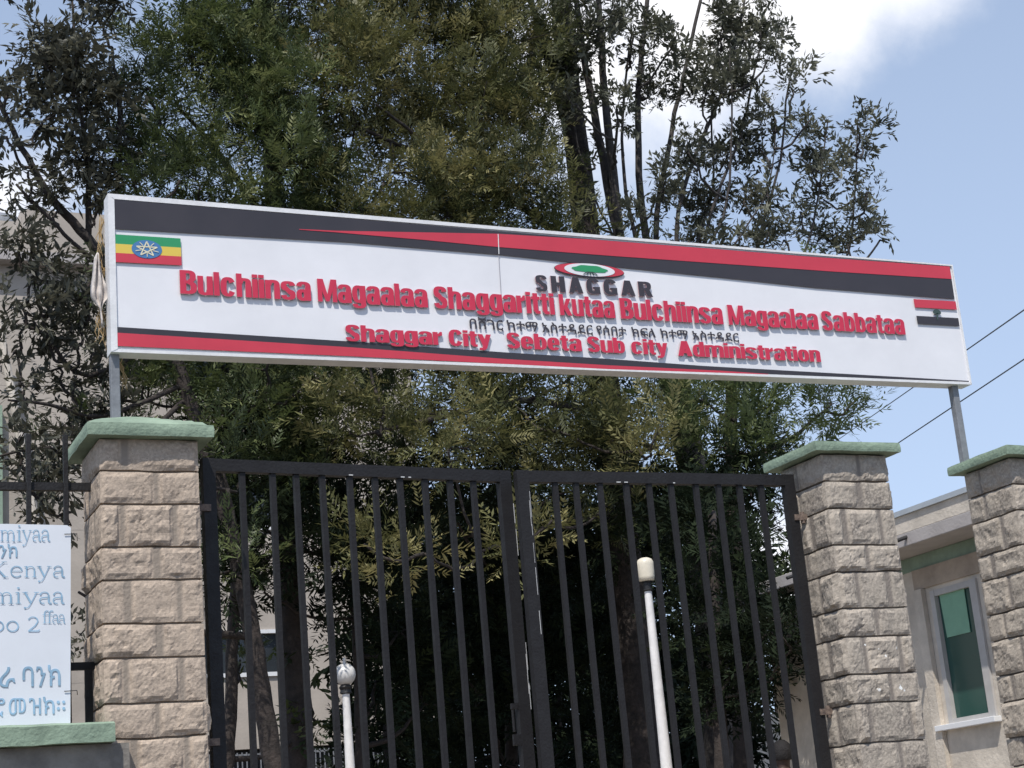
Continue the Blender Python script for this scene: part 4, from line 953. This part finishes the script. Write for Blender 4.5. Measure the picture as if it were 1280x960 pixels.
# centre-left tree
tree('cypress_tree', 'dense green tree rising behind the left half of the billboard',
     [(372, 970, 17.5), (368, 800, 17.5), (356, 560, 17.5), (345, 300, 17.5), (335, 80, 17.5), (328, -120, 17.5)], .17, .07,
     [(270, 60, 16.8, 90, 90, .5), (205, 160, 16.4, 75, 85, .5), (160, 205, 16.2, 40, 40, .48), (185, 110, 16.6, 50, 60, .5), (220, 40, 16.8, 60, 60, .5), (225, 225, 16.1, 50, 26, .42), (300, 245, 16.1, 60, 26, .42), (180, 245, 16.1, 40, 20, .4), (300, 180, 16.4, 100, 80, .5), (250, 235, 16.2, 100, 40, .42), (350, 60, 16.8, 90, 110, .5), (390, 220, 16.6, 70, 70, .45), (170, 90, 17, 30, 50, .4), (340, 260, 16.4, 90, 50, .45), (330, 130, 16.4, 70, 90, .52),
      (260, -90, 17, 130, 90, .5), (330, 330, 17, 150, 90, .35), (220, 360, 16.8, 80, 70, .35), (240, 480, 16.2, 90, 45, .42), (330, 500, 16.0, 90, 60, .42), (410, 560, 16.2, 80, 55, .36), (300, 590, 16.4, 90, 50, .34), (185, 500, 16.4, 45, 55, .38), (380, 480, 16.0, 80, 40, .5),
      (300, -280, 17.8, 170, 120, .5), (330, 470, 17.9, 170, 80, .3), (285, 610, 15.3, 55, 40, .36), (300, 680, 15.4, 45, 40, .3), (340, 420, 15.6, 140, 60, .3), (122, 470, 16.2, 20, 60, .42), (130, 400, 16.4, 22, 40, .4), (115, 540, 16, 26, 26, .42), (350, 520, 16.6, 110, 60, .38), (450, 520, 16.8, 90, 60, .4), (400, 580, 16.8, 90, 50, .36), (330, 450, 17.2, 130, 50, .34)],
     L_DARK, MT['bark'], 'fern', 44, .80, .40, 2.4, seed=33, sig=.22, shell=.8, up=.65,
     limbs=[([(356, 560, 17.5), (300, 480, 17), (230, 420, 16.7)], .05, .015), ([(345, 300, 17.5), (280, 200, 17), (220, 130, 16.7)], .05, .015), ([(350, 420, 17.5), (400, 300, 17.2), (420, 180, 17)], .045, .015)])
# left open tree in front of the beige block
tree('open_tree', 'thin-leaved tree leaning over the railing at the left, beige block showing through it',
     [(350, 1000, 16), (342, 955, 16), (326, 860, 16), (310, 766, 16), (270, 600, 16), (205, 420, 16), (128, 318, 16)], .115, .06,
     [(90, 90, 16, 70, 75, .45), (45, 60, 16, 36, 50, .45), (130, 30, 16.2, 40, 40, .42), (100, 180, 16, 65, 50, .4), (35, 215, 15.8, 34, 36, .4), (70, 245, 15.8, 50, 20, .38), (120, 250, 16, 30, 22, .36), (60, -40, 16, 100, 50, .45), (10, 110, 15.9, 14, 20, .4), (8, 170, 15.9, 16, 22, .4),
      (45, 318, 15.6, 34, 10, .4), (88, 355, 15.7, 22, 14, .38), (22, 375, 15.6, 18, 12, .38), (60, 415, 15.6, 28, 12, .36), (100, 430, 15.7, 20, 20, .38), (125, 500, 15.8, 24, 40, .36), (28, 480, 15.5, 22, 7, .38), (95, 470, 15.6, 10, 8, .38), (80, 530, 15.5, 40, 10, .4), (25, 548, 15.4, 36, 14, .42), (90, 565, 15.5, 30, 12, .4), (40, 615, 15.5, 60, 26, .36), (90, 640, 15.6, 30, 30, .34), (98, 740, 15.5, 10, 60, .38), (140, 560, 16, 30, 50, .34), (115, 350, 15.8, 18, 16, .38), (105, 400, 15.9, 22, 24, .42), (75, 460, 15.8, 16, 14, .42), (50, 590, 15.5, 50, 22, .44), (60, 350, 15.7, 20, 14, .42), (95, 520, 15.8, 20, 20, .42), (20, 440, 15.7, 10, 10, .4), (110, 365, 15.8, 22, 26, .4), (85, 400, 15.7, 26, 18, .4), (118, 440, 15.9, 22, 30, .4), (40, 345, 15.6, 26, 14, .4), (30, 400, 15.6, 20, 14, .4), (105, 490, 15.9, 30, 20, .4), (70, 560, 15.5, 60, 14, .42), (20, 300, 15.6, 18, 10, .4), (120, 210, 16, 40, 40, .4), (55, 150, 16, 40, 40, .42), (150, 130, 16.2, 30, 40, .42)],
     L_OPEN, MT['bark'], 'broad', 23, .85, .21, .85, seed=45, up=.2,
     limbs=[([(128, 318, 16), (100, 288, 16), (60, 240, 16), (25, 180, 16), (-10, 110, 16)], .055, .02), ([(160, 362, 16), (112, 322, 15.9), (70, 282, 15.8), (20, 230, 15.8)], .03, .012), ([(110, 300, 16), (110, 200, 16), (95, 100, 16), (90, 0, 16)], .035, .012), ([(130, 320, 16), (150, 200, 16.1), (140, 60, 16.2)], .03, .012),
            ([(205, 420, 16), (110, 470, 15.8), (60, 425, 15.6), (40, 400, 15.6)], .03, .01), ([(230, 480, 16), (130, 520, 15.7), (60, 505, 15.5), (10, 500, 15.4)], .03, .01), ([(230, 500, 16), (140, 580, 15.6), (60, 560, 15.5), (0, 570, 15.4)], .03, .01), ([(60, 425, 15.6), (45, 360, 15.6), (40, 320, 15.6)], .015, .008)])
# right tree: many upright stems with tufts
tufts = [(745, 30, 40, 40), (700, 60, 30, 50), (790, 40, 30, 40), (840, 60, 34, 40), (905, 40, 40, 40), (950, 30, 30, 40), (960, 75, 24, 22), (810, 110, 36, 26), (880, 130, 38, 30), (930, 110, 28, 30), (770, 140, 22, 26), (995, 90, 16, 15), (990, 112, 12, 10),
         (860, 190, 34, 26), (910, 190, 34, 30), (950, 180, 26, 28), (830, 230, 26, 26), (880, 250, 40, 30), (930, 250, 32, 28), (960, 235, 22, 20), (1012, 150, 18, 14), (1025, 180, 26, 26), (1012, 205, 26, 20), (1072, 155, 24, 14), (1078, 180, 18, 20), (1070, 215, 22, 15), (1085, 240, 10, 12), (1030, 250, 22, 18),
         (1000, 265, 26, 14), (960, 290, 34, 20), (905, 300, 36, 20), (1030, 290, 34, 18), (1085, 280, 26, 20), (1100, 300, 18, 14), (860, 300, 30, 16), (730, 250, 18, 14), (800, 280, 22, 18), (745, 190, 14, 12), (980, 300, 22, 14), (1060, 305, 30, 14), (720, 130, 18, 22), (905, 80, 26, 24), (965, 140, 20, 18)]
blobs4 = [(a, b, 17.2+((i*37) % 10-5)*.12, c, d, .34+.02*((i*7) % 6)) for i, (a, b, c, d) in enumerate(tufts)]
blobs5 = [(1040, 505, 15.4, 50, 36, .45), (960, 510, 15.2, 80, 40, .5), (880, 500, 15.4, 80, 45, .45), (900, 560, 15.0, 60, 36, .5), (985, 550, 14.8, 44, 30, .45), (1075, 495, 15.5, 16, 14, .42), (930, 430, 16.2, 150, 45, .35), (800, 480, 16.2, 80, 50, .35), (1000, 400, 16.0, 90, 50, .3)]
def stem_(pts, a, b): return ([(x, y, Y) for (x, y, Y) in pts], a*.74, b*.8)
tree('multi_stem_tree', 'open tree with many bare upright stems above the right half of the billboard',
     [(905, 1000, 18.5), (895, 860, 18.5), (880, 700, 18.2), (860, 560, 18), (835, 430, 17.8)], .22, .17, blobs4, L_GREY, MT['bark_grey'], 'broad', 22, .74, .18, .95, seed=57, up=.55, depth=1.0,
     limbs=[stem_([(820, 440, 17.6), (775, 300, 17.4), (748, 170, 17.4), (728, 60, 17.4), (715, -60, 17.4)], .10, .04), stem_([(775, 300, 17.4), (762, 180, 17.2), (752, 60, 17.2), (746, -60, 17.2)], .085, .04),
            stem_([(830, 430, 17.7), (806, 290, 17.6), (797, 150, 17.6), (806, 30, 17.6), (815, -60, 17.6)], .08, .03), stem_([(840, 430, 17.7), (820, 300, 17.9), (838, 170, 17.9), (862, 60, 17.9), (885, -40, 17.9)], .06, .025),
            stem_([(860, 450, 17.6), (845, 310, 17.5), (860, 220, 17.5), (900, 120, 17.5), (925, 30, 17.5), (935, -40, 17.5)], .045, .018), stem_([(870, 450, 17.6), (880, 300, 17.3), (925, 170, 17.3), (950, 60, 17.3)], .04, .015),
            stem_([(900, 480, 17.5), (945, 310, 17.2), (975, 200, 17.2), (985, 110, 17.2), (993, 80, 17.2)], .035, .010), stem_([(930, 480, 17.4), (1000, 330, 17.2), (1020, 260, 17.2), (1035, 150, 17.2)], .035, .010), stem_([(950, 470, 17.3), (1050, 340, 17.1), (1068, 250, 17.1), (1072, 150, 17.1)], .032, .010),
            stem_([(900, 470, 17.3), (880, 330, 17), (905, 270, 17), (915, 180, 17), (912, 60, 17)], .035, .012), stem_([(800, 320, 17.5), (782, 240, 17.3), (778, 150, 17.3), (790, 40, 17.3)], .04, .015), stem_([(770, 300, 17.4), (745, 250, 17.6), (720, 170, 17.6), (712, 100, 17.6)], .022, .009),
            stem_([(900, 330, 17), (935, 280, 17), (962, 230, 17), (970, 150, 17)], .02, .008), stem_([(860, 330, 17.5), (890, 240, 17.7), (890, 120, 17.7), (905, 20, 17.7)], .028, .01)])
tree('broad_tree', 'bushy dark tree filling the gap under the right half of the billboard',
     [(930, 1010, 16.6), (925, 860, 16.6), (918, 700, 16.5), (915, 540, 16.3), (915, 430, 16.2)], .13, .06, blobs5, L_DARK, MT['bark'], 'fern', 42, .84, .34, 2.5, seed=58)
# small slanting trunk at the left of the gate
tree('young_tree', 'thin dark leaning trunk seen through the left end of the gate',
     [(282, 1000, 17), (286, 930, 17), (292, 780, 17), (302, 640, 17), (310, 560, 17)], .075, .05, [(300, 560, 17, 60, 40, .3), (280, 640, 17.2, 40, 30, .3), (335, 700, 17.2, 40, 20, .3), (300, 700, 17.6, 40, 30, .3), (395, 905, 17.6, 22, 40, .3), (380, 835, 17.6, 10, 12, .34), (300, 825, 17.3, 8, 8, .36)],
     L_DARK, MT['bark'], 'broad', 22, 1., .24, .7, seed=63)
# dense understorey behind the gate, canopy shade painted into its leaf colour
tree('shade_dark_tree', 'tree with shade-darkened leaf colour filling the top left of the gate opening',
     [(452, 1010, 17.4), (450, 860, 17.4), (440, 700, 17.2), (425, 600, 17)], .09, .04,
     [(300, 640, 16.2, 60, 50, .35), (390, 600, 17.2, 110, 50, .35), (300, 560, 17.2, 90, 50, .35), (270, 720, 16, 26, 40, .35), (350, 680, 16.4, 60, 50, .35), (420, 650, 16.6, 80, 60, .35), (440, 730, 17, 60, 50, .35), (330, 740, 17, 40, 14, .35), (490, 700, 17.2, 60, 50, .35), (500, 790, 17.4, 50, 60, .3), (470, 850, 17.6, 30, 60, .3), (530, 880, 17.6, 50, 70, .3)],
     L_SHADE, MT['bark'], 'fern', 44, 1.0, .34, 2.2, seed=66)
tree('shade_dark_tree', 'tree with shade-darkened leaf colour crowding the thick trunk behind the middle of the gate',
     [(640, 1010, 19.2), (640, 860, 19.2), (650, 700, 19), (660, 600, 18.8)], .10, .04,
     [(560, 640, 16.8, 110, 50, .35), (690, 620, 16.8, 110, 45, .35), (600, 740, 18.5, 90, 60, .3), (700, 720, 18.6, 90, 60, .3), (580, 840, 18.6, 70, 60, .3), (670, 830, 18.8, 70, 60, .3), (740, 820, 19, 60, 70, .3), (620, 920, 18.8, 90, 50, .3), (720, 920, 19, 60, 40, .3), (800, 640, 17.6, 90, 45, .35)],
     L_SHADE, MT['bark'], 'fern', 44, 1.05, .36, 2.0, seed=67)
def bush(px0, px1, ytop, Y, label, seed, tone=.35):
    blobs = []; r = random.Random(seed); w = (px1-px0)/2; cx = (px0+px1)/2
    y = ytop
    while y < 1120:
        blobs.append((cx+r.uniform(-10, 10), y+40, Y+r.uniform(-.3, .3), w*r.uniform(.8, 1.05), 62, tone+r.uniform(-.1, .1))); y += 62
    return tree('large_shrub', label, [(cx, 1040, Y), (cx+4, 930, Y), (cx, ytop+60, Y)], .08, .03, blobs, L_SHADE, MT['bark'], 'broad', 34, 1.5, .46, 1.5, seed=seed, group='dark shrubs under the trees', twigs=False, depth=.9)
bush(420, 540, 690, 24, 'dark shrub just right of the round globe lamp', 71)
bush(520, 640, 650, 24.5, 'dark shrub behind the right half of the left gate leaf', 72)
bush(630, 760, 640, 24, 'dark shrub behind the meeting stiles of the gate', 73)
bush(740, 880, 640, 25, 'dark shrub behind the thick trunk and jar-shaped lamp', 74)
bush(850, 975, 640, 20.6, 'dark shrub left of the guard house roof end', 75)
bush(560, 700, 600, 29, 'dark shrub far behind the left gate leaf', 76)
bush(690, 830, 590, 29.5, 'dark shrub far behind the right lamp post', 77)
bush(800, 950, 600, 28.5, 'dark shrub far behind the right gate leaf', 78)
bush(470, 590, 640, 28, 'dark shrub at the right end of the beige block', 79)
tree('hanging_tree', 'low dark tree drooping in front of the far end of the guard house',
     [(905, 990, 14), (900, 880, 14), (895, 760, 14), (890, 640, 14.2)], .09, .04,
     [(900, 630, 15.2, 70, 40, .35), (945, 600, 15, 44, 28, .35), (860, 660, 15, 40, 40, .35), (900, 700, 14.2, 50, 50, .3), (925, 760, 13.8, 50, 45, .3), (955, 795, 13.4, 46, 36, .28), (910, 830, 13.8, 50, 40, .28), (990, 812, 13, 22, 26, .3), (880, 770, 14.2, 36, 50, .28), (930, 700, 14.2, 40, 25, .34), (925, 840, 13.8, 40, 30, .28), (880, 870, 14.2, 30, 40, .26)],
     L_SHADE, MT['bark'], 'fern', 44, .95, .32, 2.4, seed=81)
tree('round_tree', 'round dark tree beyond the roof end of the guard house',
     [(975, 900, 27), (972, 780, 27), (970, 720, 27)], .12, .06, [(970, 722, 27, 45, 22, .3), (940, 735, 27, 40, 28, .3), (1005, 735, 27, 40, 28, .3), (970, 780, 27, 70, 40, .3), (990, 690, 27.2, 12, 8, .4)],
     L_DARK, MT['bark'], 'broad', 26, 1.5, .4, 1., seed=91)
